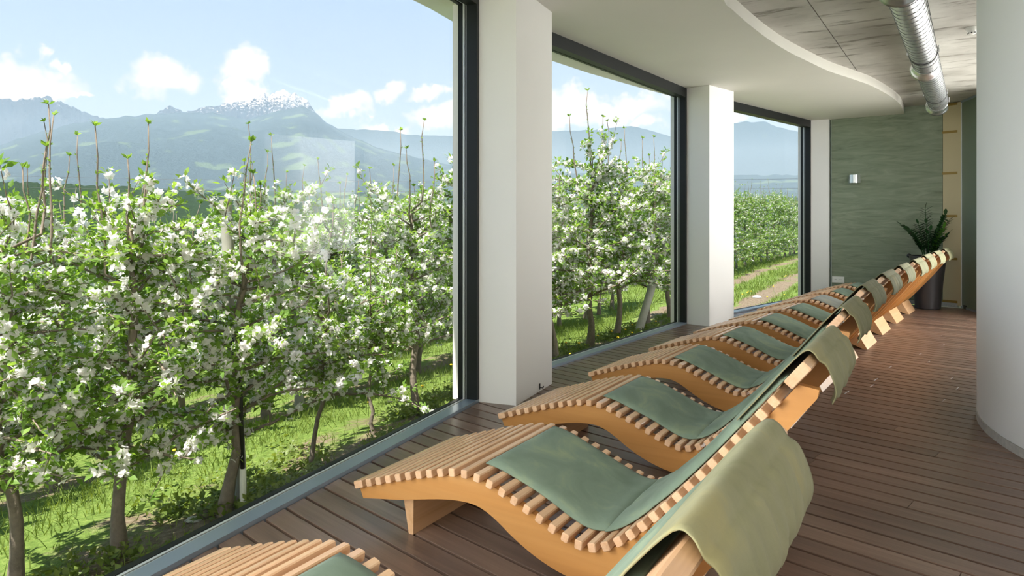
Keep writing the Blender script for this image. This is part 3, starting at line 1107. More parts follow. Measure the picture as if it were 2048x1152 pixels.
def scoop_mesh(t):
    """half-bell air outlet: sleeve on the lower side, lip flaring outwards at its far end"""
    mb = MB()
    nu, nv = 20, 10
    th = 0.003
    for side in (0, 1):
        for i in range(nu + 1):
            u = i / nu
            an = PI * (1.02 + 0.96 * u) + 0.35         # lower left half
            env = math.sin(PI * u)
            for j in range(nv + 1):
                v = j / nv
                tt_ = t - 0.10 + 0.13 * v
                rr = DR + 0.004 + 0.05 * (v ** 3.0) * env ** 0.6 + side * th
                mb.v.append((tt_, rr * math.cos(an), rr * math.sin(an)))
    m_ = nv + 1
    B = (nu + 1) * m_
    for i in range(nu):
        for j in range(nv):
            a_ = i * m_ + j
            mb.f.append((a_, a_ + m_, a_ + m_ + 1, a_ + 1))
            mb.f.append((B + a_, B + a_ + 1, B + a_ + m_ + 1, B + a_ + m_))
        mb.f.append((i * m_ + nv, (i + 1) * m_ + nv, B + (i + 1) * m_ + nv, B + i * m_ + nv))
        mb.f.append((i * m_, B + i * m_, B + (i + 1) * m_, (i + 1) * m_))
    return mb.mesh('air_scoop', True)


def grille_mesh(t):
    mb = MB()
    nu, nv = 14, 6
    for i in range(nu + 1):
        an = PI * (1.12 + 0.5 * i / nu)
        for j in range(nv + 1):
            tt_ = t - 0.40 + 0.22 * j / nv
            r_ = DR + 0.0035
            mb.v.append((tt_, r_ * math.cos(an), r_ * math.sin(an)))
    for i in range(nu):
        for j in range(nv):
            a_ = i * (nv + 1) + j
            mb.f.append((a_, a_ + nv + 1, a_ + nv + 2, a_ + 1))
    return mb.mesh('outlet_grille', True)


M['grille'] = simple('perforated_grille', (0.30, 0.30, 0.30), 0.4, metal=0.8, noise_amt=0.3, noise_scale=120)
for t in scoops:
    t = min(t, DLEN + 0.03)
    add('air_scoop', scoop_mesh(t), M['steel'], droot)
    add('outlet_grille', grille_mesh(t), M['grille'], droot)

# smoke detector
sd = MB().lathe([(.055, 0.0), (.055, -.012), (.048, -.03), (.034, -.045), (.032, -.055), (.018, -.062)], 28)
sdo = empty('smoke_detector', (4.21, 6.24, CEIL_Z), label='round white smoke detector on the concrete ceiling beside the curved wall', cat='smoke detector')
add('detector_body', shade_auto(sd.mesh('detector_body'), 35), M['plastic'], sdo)
sl = MB()
for k in range(8):
    an = 2 * PI * k / 8
    sl.box(.034 * math.cos(an) - .004, .034 * math.cos(an) + .004, .034 * math.sin(an) - .004, .034 * math.sin(an) + .004, -.056, -.047)
add('detector_vents', sl.mesh('detector_vents'), M['dark_plastic'], sdo)

# ------------------------------------------------------------------ back wall fittings
wang = math.atan2((WALL_B - WALL_A).y, (WALL_B - WALL_A).x)


def on_wall(px, off):
    k = (px - 1024) / F_PX
    d = WALL_B - WALL_A
    t = (k * WALL_A.y - WALL_A.x) / (d.x - k * d.y)
    p = WALL_A + d * t - wn * off
    return p


p = on_wall(1709, 0.0)
sc_ = empty('wall_sconce', (p.x, p.y, 1.3 + 82 / F_PX * p.y), wang, label='small brushed metal wall lamp on the green plaster wall', cat='lamp')
def half_shell(r0, z0, z1, nseg=16, depth=0.095):
    mb = MB()
    pts = [(r0 * math.cos(PI + PI * k / nseg), depth * math.sin(PI + PI * k / nseg)) for k in range(nseg + 1)]
    for z in (z0, z1):
        mb.v += [(a_, b_, z) for a_, b_ in pts]
    n_ = nseg + 1
    mb.f += [(k, k + 1, n_ + k + 1, n_ + k) for k in range(nseg)]
    mb.v += [(a_ * .94, b_ * .94, z) for z in (z0, z1) for a_, b_ in pts]
    o_ = 2 * n_
    mb.f += [(o_ + k, o_ + n_ + k, o_ + n_ + k + 1, o_ + k + 1) for k in range(nseg)]
    mb.f += [(k, o_ + k, o_ + k + 1, k + 1) for k in range(nseg)]
    mb.f += [(n_ + k, n_ + k + 1, o_ + n_ + k + 1, o_ + n_ + k) for k in range(nseg)]
    return mb
M['brushed'] = simple('brushed_aluminium', (0.72, 0.76, 0.78), 0.3, metal=0.9)
add('lamp_shade', shade_auto(half_shell(.085, -.065, .065).mesh('lamp_shade'), 40), M['brushed'], sc_)
add('lamp_shade_band', shade_auto(half_shell(.0875, -.065, 0.005, depth=.098).mesh('lamp_shade_band'), 40), M['brushed'], sc_)
add('back_plate', MB().box(-.05, .05, -.012, 0, -.05, .05).mesh('back_plate'), M['plastic'], sc_)

p = on_wall(1676.5, 0.0)
so = empty('wall_socket', (p.x, p.y, 1.3 - 119 / F_PX * p.y), wang, label='white double power socket low on the green wall', cat='socket')
add('face_plate', MB().box(-.09, .09, -.012, 0, -.05, .05).mesh('face_plate'), M['plastic'], so)
for sx in (-1, 1):
    add('socket_insert', MB().box(sx * .036 - .028, sx * .036 + .028, -.0145, -.012, -.03, .03).mesh('socket_insert'), M['plastic'], so)
    hl = MB()
    for zz_ in (-.012, 0, .012):
        hl.tube([(sx * .036 - .012 * 0 + zz_ * 1.1, -.0155, .002), (sx * .036 + zz_ * 1.1, -.0135, .002)], .004, 8)
    add('socket_hole', hl.mesh('socket_hole'), M['dark_plastic'], so)

p = on_wall(1819, 0.0)
kz = 1.3 - 71 / F_PX * p.y
ko = empty('round_knob', (p.x, p.y, kz), wang, label='small dark round knob on the green wall beside the planter', cat='knob')
add('knob_stem', MB().tube([(0, 0, 0), (0, -.05, 0)], .012, 12).mesh('knob_stem'), M['steel'], ko)
kb = MB()
for i in range(9):
    pass
kb.lathe([(.004, -.034), (.02, -.028), (.032, -.012), (.034, 0), (.032, .012), (.02, .028), (.004, .034)], 20)
add('knob_ball', kb.mesh('knob_ball', True), M['dark_plastic'], ko, loc=(0, -.07, 0))

# small latch at the foot of the first pillar
pl = Vector((0.029, 4.778)) + (Vector((0.317, 5.418)) - Vector((0.029, 4.778))) * 0.62
la = math.atan2(0.64, 0.288)
lt = empty('floor_latch', (pl.x, pl.y, 0), la, label='tiny dark metal latch at the foot of the white pillar', cat='latch')
add('latch_plate', MB().box(-.005, .005, -.007, -.001, .015, .060).mesh('latch_plate'), M['dark_steel'], lt)
add('latch_hook', MB().tube([(0, -.004, .03), (0, -.03, .03), (0, -.034, .045)], .004, 8).mesh('latch_hook'), M['dark_steel'], lt)

# ------------------------------------------------------------------ planter and glossy plant
POT = Vector((6.105, 10.02))
pot = empty('planter', (POT.x, POT.y, 0), label='tall tapered anthracite planter in the corner by the green wall', cat='planter')
prof = [(.150, .0), (.165, .01), (.175, .15), (.195, .40), (.225, .66), (.238, .76), (.242, .768), (.236, .775), (.224, .770), (.205, .70), (.195, .62)]
add('pot_body', shade_auto(MB().lathe(prof, 48).mesh('pot_body'), 50), M['pot'], pot)
add('soil', MB().lathe([(.208, .690), (.206, .705), (.12, .712), (.01, .714)], 32).mesh('soil', True), M['soil'], pot)

plant = empty('potted_plant', (POT.x, POT.y, .705), label='glossy dark green plant with upright feathered stems in the planter', cat='plant')
lv = MB()
# one leaflet, 8 cm long, slightly cupped
lf = []
for (u, wd) in ((0, .004), (.25, .016), (.55, .020), (.8, .013), (1.0, .001)):
    lf.append((u, wd))
vv, ff = [], []
for i, (u, wd) in enumerate(lf):
    vv += [(u * .085, -wd, .004 * math.sin(u * 3)), (u * .085, 0, -.003 + .004 * math.sin(u * 3)), (u * .085, wd, .004 * math.sin(u * 3))]
for i in range(len(lf) - 1):
    b = i * 3
    ff += [(b, b + 3, b + 4, b + 1), (b + 1, b + 4, b + 5, b + 2)]
leaflet = mesh('leaflet', vv, ff, True)
leaflet.materials.append(M['zz'])
M['zz_young'] = m_leaf('young_leaf', (0.06, 0.17, 0.02), (0.10, 0.24, 0.04), trans=0.2, rough=0.25)
leaflet_y = leaflet.copy()
leaflet_y.materials.clear()
leaflet_y.materials.append(M['zz_young'])
# stems: screen-independent list of (lean azimuth, lean amount, length, young)
XR = Vector((0.85, -0.59, 0)).normalized()
stems = [((-.95, .2), .52, .62, 0), ((-.75, -.3), .60, .56, 0), ((-.55, .5), .40, .50, 0), ((.10, .3), .12, .80, 0), ((.16, -.2), .26, .72, 0), ((.42, .1), .50, .70, 0),
         ((.30, -.5), .34, .52, 1), ((.62, -.4), .46, .46, 1), ((-.25, -.6), .34, .50, 0), ((0.0, -.8), .36, .48, 0), ((.7, .3), .56, .48, 0), ((-.4, -.7), .48, .46, 0),
         ((.28, .6), .28, .60, 0), ((-.1, .7), .26, .58, 0), ((.5, -.8), .50, .42, 0)]
for si, ((ax, ay), lean, ln, young) in enumerate(stems):
    hd = Vector((ax, ay, 0))
    hd = hd.normalized()
    pts = []
    ns = 9
    for i in range(ns + 1):
        u = i / ns
        bend = lean * (u ** 1.6)
        pts.append(Vector((hd.x * .05, hd.y * .05, 0)) + hd * (bend * ln * 0.95) + Vector((0, 0, ln * (u - 0.30 * lean * u * u))))
    st = add('stem', MB().tube(pts, [0.009 - .006 * i / ns for i in range(ns + 1)], 7).mesh('stem', True), M['zz_young'] if young else M['zz'], plant)
    nl = int(ln * 21)
    for k in range(nl):
        u = 0.30 + 0.70 * k / (nl - 1)
        i = min(int(u * ns), ns - 1)
        p_ = pts[i].lerp(pts[i + 1], u * ns - i)
        t_ = (pts[i + 1] - pts[i]).normalized()
        sd_ = t_.cross(Vector((hd.y, -hd.x, 0.0)) + Vector((0.2 * math.sin(si), 0.3, 0.1))).normalized()
        sideways = t_.cross(Vector((0, 0, 1)).cross(t_) if abs(t_.z) < .99 else hd)
        lat = t_.cross(Vector((hd.x, hd.y, 0.6))).normalized()
        for s_ in (-1, 1):
            if k == nl - 1 and s_ == 1:
                continue
            dir_ = (lat * s_ * (0.9 if k < nl - 1 else .1) + t_ * 0.45 + Vector((random.uniform(-.15, .15), random.uniform(-.15, .15), random.uniform(-.05, .2)))).normalized()
            nrm = dir_.cross(lat.cross(t_)).normalized()
            q_ = dir_.to_track_quat('X', 'Z')
            o = add('leaflet', leaflet_y if young else leaflet, None, st, loc=p_, rot=q_.to_euler())
            o.scale = (random.uniform(1.0, 1.3),) * 3

# ================================================================== outside
ROWD = Vector((0.512, 0.859)); ROWN = Vector((-0.859, 0.512))
R1 = [(-2.62, 2.30), (-2.25, 3.09), (-1.98, 3.44), (-1.64, 3.90), (-1.39, 4.69), (-1.08, 5.40), (-.84, 6.02), (-.40, 6.9), (.10, 7.60), (.52, 8.25),
      (1.05, 9.1), (1.55, 10.08), (2.12, 10.7), (2.69, 11.6)]


def row_dist(x, y):
    """distance outwards from the first tree row (bends along the house)"""
    x = np.asarray(x, float); y = np.asarray(y, float)
    k = np.clip((y - 2.0) / 9.0, 0, 1)
    # row line angle opens from 24 to 31 degrees
    base = np.interp(y, [-60, 2.30, 3.44, 5.98, 9.1, 11.6, 22.0, 60.0], [-27.5, -2.6, -1.98, -.73, 1.05, 2.69, 8.6, 31.2])
    return (base - x) * 0.87


def ground_z(x, y):
    x = np.asarray(x, float); y = np.asarray(y, float)
    d = row_dist(x, y)
    far = np.clip((y - 9) / 14, 0, 1)
    slope = 0.15 * (1 - far) + 0.035 * far
    z = -0.40 - slope * np.clip(d, -0.6, 12) - 0.07 * np.clip(d - 12, 0, 60) - 0.02 * np.clip(y - 40, 0, 100)
    z = np.where(d < -0.6, -0.40 + slope * 0.6, z)
    z += 0.025 * np.sin(x * 2.3 + 1.1 * y) * np.cos(y * 1.7 - x) + 0.012 * np.sin(7 * x + 3) * np.sin(6.1 * y)
    return z


def build_ground():
    xs = np.unique(np.r_[np.linspace(-70, -14, 60), np.linspace(-14, 8, 190), np.linspace(8, 60, 70)])
    ys = np.unique(np.r_[np.linspace(-14, 1, 30), np.linspace(1, 18, 150), np.linspace(18, 100, 90)])
    X, Y = np.meshgrid(xs, ys)
    Z = ground_z(X, Y)
    V = np.stack([X.ravel(), Y.ravel(), Z.ravel()], 1)
    nx, ny = len(xs), len(ys)
    i = np.arange(ny - 1)[:, None] * nx + np.arange(nx - 1)[None, :]
    Fc = np.stack([i, i + 1, i + nx + 1, i + nx], -1).reshape(-1, 4)
    # keep the house free of soil
    cx = V[Fc].mean(1)
    inside = np.zeros(len(Fc), bool)
    def left_of(a, b, m):
        return ((b.x - a.x) * (cx[:, 1] - a.y) - (b.y - a.y) * (cx[:, 0] - a.x)) > m
    out_ = left_of(S1, E1, 0.0) | left_of(S2, E2, 0.0) | left_of(S3, E3, 0.0) | (cx[:, 1] > 12.3) | (cx[:, 0] > RIGHT_X + 0.5) | (cx[:, 1] < -3.2)
    Fc = Fc[out_]
    me = fastmesh('orchard_ground', V, Fc)
    d = row_dist(V[:, 0], V[:, 1])
    y = V[:, 1]
    ph = np.mod(d + 0.2, 1.95)
    strip = np.exp(-((ph - 0.2) / 0.34) ** 2) * 0.62 + np.exp(-((ph - 0.75) / 0.2) ** 2) * 0.30 + 0.10
    strip = np.where(d < -0.35, 0.38, strip)
    # farm track that passes the end of the first row
    tr = np.minimum(abs(d + 0.9 - 0.02 * (y - 12)), abs(d - 0.55 - 0.01 * (y - 12)))
    track = np.exp(-(tr / 0.30) ** 2) * 0.85 + 0.08
    k = np.clip((y - 11.3) / 1.4, 0, 1) * np.clip((3 - d) / 1.0, 0, 1)
    dirt = strip * (1 - k) + track * k
    at_ = me.attributes.new('dirt', 'FLOAT', 'POINT')
    at_.data.foreach_set('value', dirt.astype(np.float32))
    me.polygons.foreach_set('use_smooth', [True] * len(me.polygons))
    add('orchard_ground', me, M['ground'], kind='structure')
    return dirt


build_ground()


# ---- tree variants -------------------------------------------------------------------------
def leaf_geo(P, D, Nn, L, W, curl):
    """P base, D direction, Nn approximate normal -> 5 vertices, 4 triangles per leaf"""
    S = np.cross(D, Nn)
    S /= np.linalg.norm(S, axis=1, keepdims=True) + 1e-9
    Nn = np.cross(S, D)
    mid = P + D * (L * 0.48)[:, None] + Nn * (curl * L)[:, None]
    lft = mid + S * (W / 2)[:, None] + Nn * (0.12 * W)[:, None]
    rgt = mid - S * (W / 2)[:, None] + Nn * (0.12 * W)[:, None]
    tip = P + D * L[:, None] - Nn * (curl * L * 0.6)[:, None]
    V = np.stack([P, lft, mid, rgt, tip], 1)
    n = len(P)
    b = (np.arange(n) * 5)[:, None, None]
    T = np.array([[0, 2, 1], [0, 3, 2], [1, 2, 4], [2, 3, 4]])[None] + b
    return V.reshape(-1, 3), T.reshape(-1, 3)


def unit(v):
    return v / (np.linalg.norm(v, axis=-1, keepdims=True) + 1e-9)


def make_tree(seed, height=2.55, spread=0.62, nbr=46, lowest=0.42, shoots=4, bloom=0.42, trunk_r=0.032, dens=1.0):
    r = np.random.default_rng(seed)
    wood = MB()
    crown = height - 0.55
    npt = 12
    tz = np.linspace(-0.12, crown, npt)
    wob = np.cumsum(r.normal(0, 0.020, (npt, 2)), 0)
    wob -= wob[1]
    tp = [Vector((wob[i, 0], wob[i, 1], tz[i])) for i in range(npt)]
    tr = [trunk_r * (1.35 if i < 2 else 1.0) * (1 - 0.72 * i / (npt - 1)) + .003 for i in range(npt)]
    wood.tube(tp, tr, 8)
    nodes_p, nodes_d = [], []
    def spine_at(z):
        i = min(max(int((z - tz[0]) / (tz[1] - tz[0])), 0), npt - 2)
        f_ = (z - tz[i]) / (tz[1] - tz[0])
        return tp[i].lerp(tp[i + 1], min(max(f_, 0), 1))
    for b in range(nbr):
        u = (b + r.uniform(0, 1)) / nbr
        z = lowest + (crown - lowest) * u
        ln = spread * (1.15 - 0.62 * u) * r.uniform(0.6, 1.2)
        az = b * 2.4 + r.uniform(-.5, .5)
        rise = r.uniform(0.0, 0.55) + 0.25 * u
        p0 = spine_at(z)
        pts = [p0]
        dv = Vector((math.cos(az), math.sin(az), rise)).normalized()
        st_ = 6
        for i in range(st_):
            dv = (dv + Vector((r.normal(0, .13), r.normal(0, .13), r.normal(-.03, .12)))).normalized()
            pts.append(pts[-1] + dv * (ln / st_))
        wood.tube(pts, [0.011 * (1 - .5 * u) * (1 - .75 * i / st_) + .0015 for i in range(st_ + 1)], 5, caps=False)
        for i in range(1, st_ + 1):
            for rep in range(2):
                f_ = r.uniform(0, 1)
                nodes_p.append(pts[i - 1].lerp(pts[i], f_)); nodes_d.append(dv)
        for tw in range(3):
            i = r.integers(1, st_ + 1)
            q0 = pts[i]
            td = (dv + Vector((r.normal(0, .8), r.normal(0, .8), r.normal(.25, .6)))).normalized()
            tl = r.uniform(.10, .26)
            q1 = q0 + td * tl * .5 + Vector((0, 0, r.uniform(-.02, .03)))
            q2 = q1 + td * tl * .5 + Vector((0, 0, r.uniform(-.02, .05)))
            wood.tube([q0, q1, q2], [.004, .003, .0015], 4, caps=False)
            for _ in range(5):
                f_ = r.uniform(0, 2)
                nodes_p.append(q0.lerp(q1, f_) if f_ < 1 else q1.lerp(q2, f_ - 1)); nodes_d.append(td)
            nodes_p.append(q2); nodes_d.append(td)
    # whips at the top with leaf tufts
    tip_p, tip_d, tip_n = [], [], []
    for s in range(shoots):
        z = crown - r.uniform(0, .35)
        p0 = spine_at(z)
        az = r.uniform(0, 6.28)
        out_r = r.uniform(.04, .22)
        ln = r.uniform(.35, .75) if s else 0.72
        p1 = p0 + Vector((math.cos(az) * out_r, math.sin(az) * out_r, .08))
        pts = [p0, p1]
        for i in range(5):
            pts.append(pts[-1] + Vector((r.normal(0, .012) + .012 * math.cos(az), r.normal(0, .012) + .012 * math.sin(az), ln / 5)))
        wood.tube(pts, [.009, .008, .007, .006, .005, .004, .003], 5)
        for i in range(2, 7):
            for _ in range(7 if i < 6 else 8):
                f_ = r.uniform(0, 1)
                q0 = pts[i - 1].lerp(pts[i], f_ if i < 6 else 1.0)
                a2 = r.uniform(0, 6.28)
                tip_p.append(q0); tip_d.append(Vector((math.cos(a2), math.sin(a2), r.uniform(.2, 1.9))).normalized())
                tip_n.append(0.5 if i < 6 else 0.8)
    NP = np.array([tuple(p) for p in nodes_p]); ND = np.array([tuple(p) for p in nodes_d])
    # leaves in rosettes
    k = int(4 * dens)
    P = np.repeat(NP, k, 0)
    n = len(P)
    D = r.normal(0, 1, (n, 3)); D[:, 2] = D[:, 2] * .6 + .25
    D = unit(D + np.repeat(ND, k, 0) * .5)
    Nn = unit(r.normal(0, .55, (n, 3)) + np.array([0, 0, 1.0]))
    P = P + D * r.uniform(.004, .03, n)[:, None]
    L = r.uniform(.032, .056, n); W = L * r.uniform(.44, .6, n)
    V1, F1 = leaf_geo(P, D, Nn, L, W, r.uniform(-.02, .12, n))
    TP = np.array([tuple(p) for p in tip_p]); TD = np.array([tuple(p) for p in tip_d])
    n2_ = len(TP)
    Ls = np.array(tip_n) * r.uniform(.035, .055, n2_)
    V2, F2 = leaf_geo(TP, TD, unit(r.normal(0, .4, (n2_, 3)) + np.array([0, 0, 1.0])), Ls, Ls * .45, r.uniform(0, .1, n2_))
    leaves = fastmesh('leaves', np.r_[V1, V2], np.r_[F1, F2 + len(V1)])
    leaves.materials.append(M['leaf'])
    # blossoms: clusters of five-petalled flowers
    sel = r.random(len(NP)) < bloom
    C = NP[sel]
    nf = 5
    Fp = np.repeat(C, nf, 0)
    m = len(Fp)
    fd = unit(r.normal(0, 1, (m, 3)) + np.array([0, 0, .55]))
    Fp = Fp + fd * r.uniform(.010, .030, m)[:, None]
    # petal frame
    ax = unit(np.cross(fd, r.normal(0, 1, (m, 3)))); ay = np.cross(fd, ax)
    PV, PT = [], []
    rad = r.uniform(.015, .024, m)
    for pt in range(5):
        an = 2 * PI * pt / 5
        dr = ax * math.cos(an) + ay * math.sin(an)
        tn = -ax * math.sin(an) + ay * math.cos(an)
        tipv = Fp + dr * rad[:, None] + fd * (rad * .35)[:, None]
        mid = Fp + dr * (rad * .62)[:, None] + fd * (rad * .1)[:, None]
        a_ = mid + tn * (rad * .46)[:, None]; b_ = mid - tn * (rad * .46)[:, None]
        PV.append(np.stack([Fp, a_, tipv, b_], 1))
    PV = np.stack(PV, 1).reshape(-1, 3)
    q = (np.arange(m * 5) * 4)[:, None]
    PT = q + np.array([[0, 1, 2, 3]])
    bl = fastmesh('blossom', PV, PT)
    bl.materials.append(M['blossom'])
    wm = wood.mesh('trunk', True)
    wm.materials.append(M['bark'])
    return wm, leaves, bl


VAR = [make_tree(11, 2.25, .62, 46, .42, 4, .54), make_tree(12, 2.35, .66, 48, .50, 5, .56), make_tree(13, 2.10, .60, 42, .40, 3, .54),
       make_tree(14, 2.30, .62, 46, .52, 4, .46), make_tree(15, 2.20, .64, 46, .45, 6, .50)]
YOUNG = [make_tree(31, 1.75, .46, 26, .50, 2, .45, .016), make_tree(32, 1.55, .42, 24, .55, 2, .36, .015)]
LEAFY = [make_tree(41, 2.95, .74, 58, .25, 3, .22, .035, 1.3), make_tree(42, 3.1, .78, 60, .22, 4, .20, .035, 1.3)]
ntree = [0]


def plant_tree(x, y, var, sc, rz, label, group):
    z = float(ground_z(x, y))
    root = empty('apple_tree', (x, y, z), rz, label=label, cat='tree', group=group)
    root.scale = (sc, sc, sc)
    wm, lv_, bl_ = var
    add('trunk', wm, None, root)
    add('leaves', lv_, None, root, kind='stuff')
    add('blossom', bl_, None, root, kind='stuff')
    ntree[0] += 1
    return root


rr = random.Random(3)
G1 = 'blossoming apple trees in the row next to the glass'
L1 = 'white-blossoming apple tree in the row right outside the glass'
young_at = {4: 0, 5: 1}
for i, (x, y) in enumerate(R1):
    if i in young_at:
        plant_tree(x, y, YOUNG[young_at[i]], 1.0, rr.uniform(0, 6.28), 'slender young apple tree with a thin trunk right outside the glass', 'young apple trees next to the glass')
    else:
        sc1 = [.86, .92, .98, 1.05, 1, 1, 1.05, 1.15, 1.2, 1.25, 1.32, 1.30, 1.34, 1.30][i]
        if i == 3:
            plant_tree(x, y, VAR[(i * 2 + 1) % 5], sc1, .4, 'blossoming apple tree tied to the grey post and dark metal stake', 'apple tree at the post')
        else:
            plant_tree(x, y, VAR[(i * 2 + 1) % 5], sc1 * rr.uniform(.97, 1.03), rr.uniform(0, 6.28), L1, G1)


def row_point(d, y):
    base = np.interp(y, [-60, 2.30, 3.44, 5.98, 9.1, 11.6, 22.0, 60.0], [-27.5, -2.6, -1.98, -.73, 1.05, 2.69, 8.6, 31.2])
    return float(base - d / 0.87), y


ROWLAB = {1: 'blossoming apple tree in the second orchard row behind the one at the glass', 2: 'blossoming apple tree in the third orchard row from the house',
          3: 'apple tree in the fourth orchard row from the house', 4: 'apple tree in the fifth orchard row from the house', 5: 'apple tree in the sixth orchard row from the house', 6: 'apple tree in the farthest orchard row'}
for k in range(1, 7):
    d = 1.95 * k
    y = 3.6 + 0.7 * k
    ymax = 17.5 if k > 1 else 14.0
    step = [0, .80, .95, 1.1, 1.3, 1.5, 1.7][k]
    while y < min(ymax + 1.5 * k, 18.0 if k <= 3 else 99):
        x, yy = row_point(d + rr.uniform(-.08, .08), y + rr.uniform(-.1, .1))
        # leave out what lies outside the view through the glass
        if -1.02 < x / yy:
            plant_tree(x, yy, VAR[rr.randrange(5)], rr.uniform(1.05, 1.22), rr.uniform(0, 6.28), ROWLAB[k], 'apple trees of orchard row %d' % (k + 1))
        y += step
for k in range(3):
    for j in range(15 if k == 0 else 12):
        y = 19.0 + 1.25 * j + k * 0.6
        x, yy = row_point(1.95 * (k + 1) - .3, y)
        plant_tree(x, yy, LEAFY[(j + k) % 2], rr.uniform(.92, 1.08), rr.uniform(0, 6.28),
                   'full leafy apple tree in the hedge-like rows along the farm track', 'leafy apple trees along the track')
print('trees', ntree[0])

# ---- posts -------------------------------------------------------------------------------
def post(x, y, top, r, name, label, cat, mat, lean=(0, 0), seg=10, square=False):
    z = float(ground_z(x, y))
    h_ = top - z
    mb = MB()
    mb.tube([(0, 0, -.1), (lean[0] * .5, lean[1] * .5, h_ * .5), (lean[0], lean[1], h_)], [r, r, r * .95], seg)
    return add(name, shade_auto(mb.mesh(name), 40), mat, loc=(x, y, z), label=label, cat=cat)


post(-1.60, 4.05, 1.42, .036, 'orchard_post', 'grey weathered post beside the forked apple tree at the glass', 'post', M['post'], lean=(-.10, .0))
row2 = row_point(1.95, 7.1)
post(row2[0] + .12, row2[1], 1.25, .05, 'orchard_post', 'grey weathered post standing in the second orchard row', 'post', M['post'])
post(1.80, 9.96, 1.05, .06, 'orchard_post', 'thick leaning anchor post at the end of the first tree row', 'post', M['post'], lean=(.72, 1.0))
# dark metal stake with a pale foot
x_, y_ = -1.55, 3.93
z_ = float(ground_z(x_, y_))
stk = empty('metal_stake', (x_, y_, z_), label='dark metal stake with a pale plastic foot beside the grey post', cat='stake')
add('stake_rod', MB().tube([(0, 0, .2), (-.02, .01, .75), (-.10, .06, 1.02)], .013, 8).mesh('stake_rod', True), M['dark_steel'], stk)
add('stake_foot', MB().tube([(0, 0, -.05), (0, 0, .24)], .018, 10).mesh('stake_foot'), M['plastic'], stk)

# ---- grass, weeds, dandelions, stones --------------------------------------------------------
def grass_field(name, n, box_, dfun, hmin, hmax, seed, label, wide=.006, mat='grass'):
    r = np.random.default_rng(seed)
    x = r.uniform(box_[0], box_[1], n); y = r.uniform(box_[2], box_[3], n)
    keep = dfun(x, y, r)
    x, y = x[keep], y[keep]
    out_ = np.zeros(len(x), bool)
    for (a, b, nn) in ((S1, E1, n1), (S2, E2, n2), (S3, E3, n3)):
        out_ |= ((x - a.x) * nn.x + (y - a.y) * nn.y) > 0.28
    x, y = x[out_], y[out_]
    z = ground_z(x, y)
    m = len(x)
    P = np.stack([x, y, z], 1)
    D = unit(np.stack([r.normal(0, .35, m), r.normal(0, .35, m), np.ones(m)], 1))
    L = r.uniform(hmin, hmax, m)
    S = unit(np.cross(D, r.normal(0, 1, (m, 3))))
    a_ = P + S * wide / 2
    b_ = P - S * wide / 2
    bend = unit(r.normal(0, 1, (m, 3)) * np.array([1, 1, 0.1]))
    c_ = P + D * (L * .55)[:, None] + S * wide * .4
    d_ = P + D * (L * .55)[:, None] - S * wide * .4
    t_ = P + D * L[:, None] + bend * (L * .3)[:, None]
    V = np.stack([a_, b_, d_, c_, t_], 1).reshape(-1, 3)
    q = (np.arange(m) * 5)[:, None]
    T = np.concatenate([q + [[0, 1, 2]], q + [[0, 2, 3]], q + [[3, 2, 4]]], 0)
    me = fastmesh(name, V, T)
    add(name, me, M[mat], label=label, cat='grass', kind='stuff')


def strip_keep(x, y, r):
    d = row_dist(x, y)
    ph = np.mod(d + .2, 1.95)
    grassy = (ph > .95) | (r.random(len(x)) < .16)
    grassy &= np.abs(np.sin(x * 3.1 + y * 1.3) + np.cos(y * 2.7 - x)) + r.random(len(x)) > .5
    trk = (y > 11.6) & (np.minimum(abs(d + .9), abs(d - .55)) > .26)
    return np.where(y > 11.6, trk, grassy) & (d > -2.6) & (x / np.maximum(y, .5) > -1.0)


grass_field('grass', 120000, (-11, 6, 2.0, 13.0), strip_keep, .04, .13, 5, 'short green grass between the orchard rows')
grass_field('track_grass', 42000, (2, 18, 11.6, 32.0), strip_keep, .06, .20, 6, 'green meadow grass beside the farm track', wide=.014)


def weeds(n, seed):
    r = np.random.default_rng(seed)
    y = r.uniform(2.2, 12.0, n)
    d = r.normal(-.15, .42, n)
    x = np.interp(y, [2.30, 3.44, 5.98, 9.1, 11.6, 22.0], [-2.6, -1.98, -.73, 1.05, 2.69, 8.6]) - d / .87
    ok = np.zeros(n, bool)
    for (a, b, nn) in ((S1, E1, n1), (S2, E2, n2), (S3, E3, n3)):
        ok |= ((x - a.x) * nn.x + (y - a.y) * nn.y) > 0.38
    ok &= np.abs(np.sin(x * 2.2 + y * 1.9) + np.cos(1.2 * y - 2 * x)) > .55
    x, y = x[ok], y[ok]
    x = np.repeat(x, 7); y = np.repeat(y, 7)
    m = len(x)
    P = np.stack([x + r.normal(0, .03, m), y + r.normal(0, .03, m), ground_z(x, y) + r.uniform(0, .07, m)], 1)
    D = unit(np.stack([r.normal(0, 1, m), r.normal(0, 1, m), r.uniform(.1, .9, m)], 1))
    L = r.uniform(.025, .06, m)
    V, T = leaf_geo(P, D, unit(r.normal(0, .4, (m, 3)) + [0, 0, 1]), L, L * .6, r.uniform(0, .1, m))
    add('ground_weeds', fastmesh('ground_weeds', V, T), M['grass'], label='low leafy weeds growing along the foot of the house', cat='weeds', kind='stuff')


weeds(5200, 8)

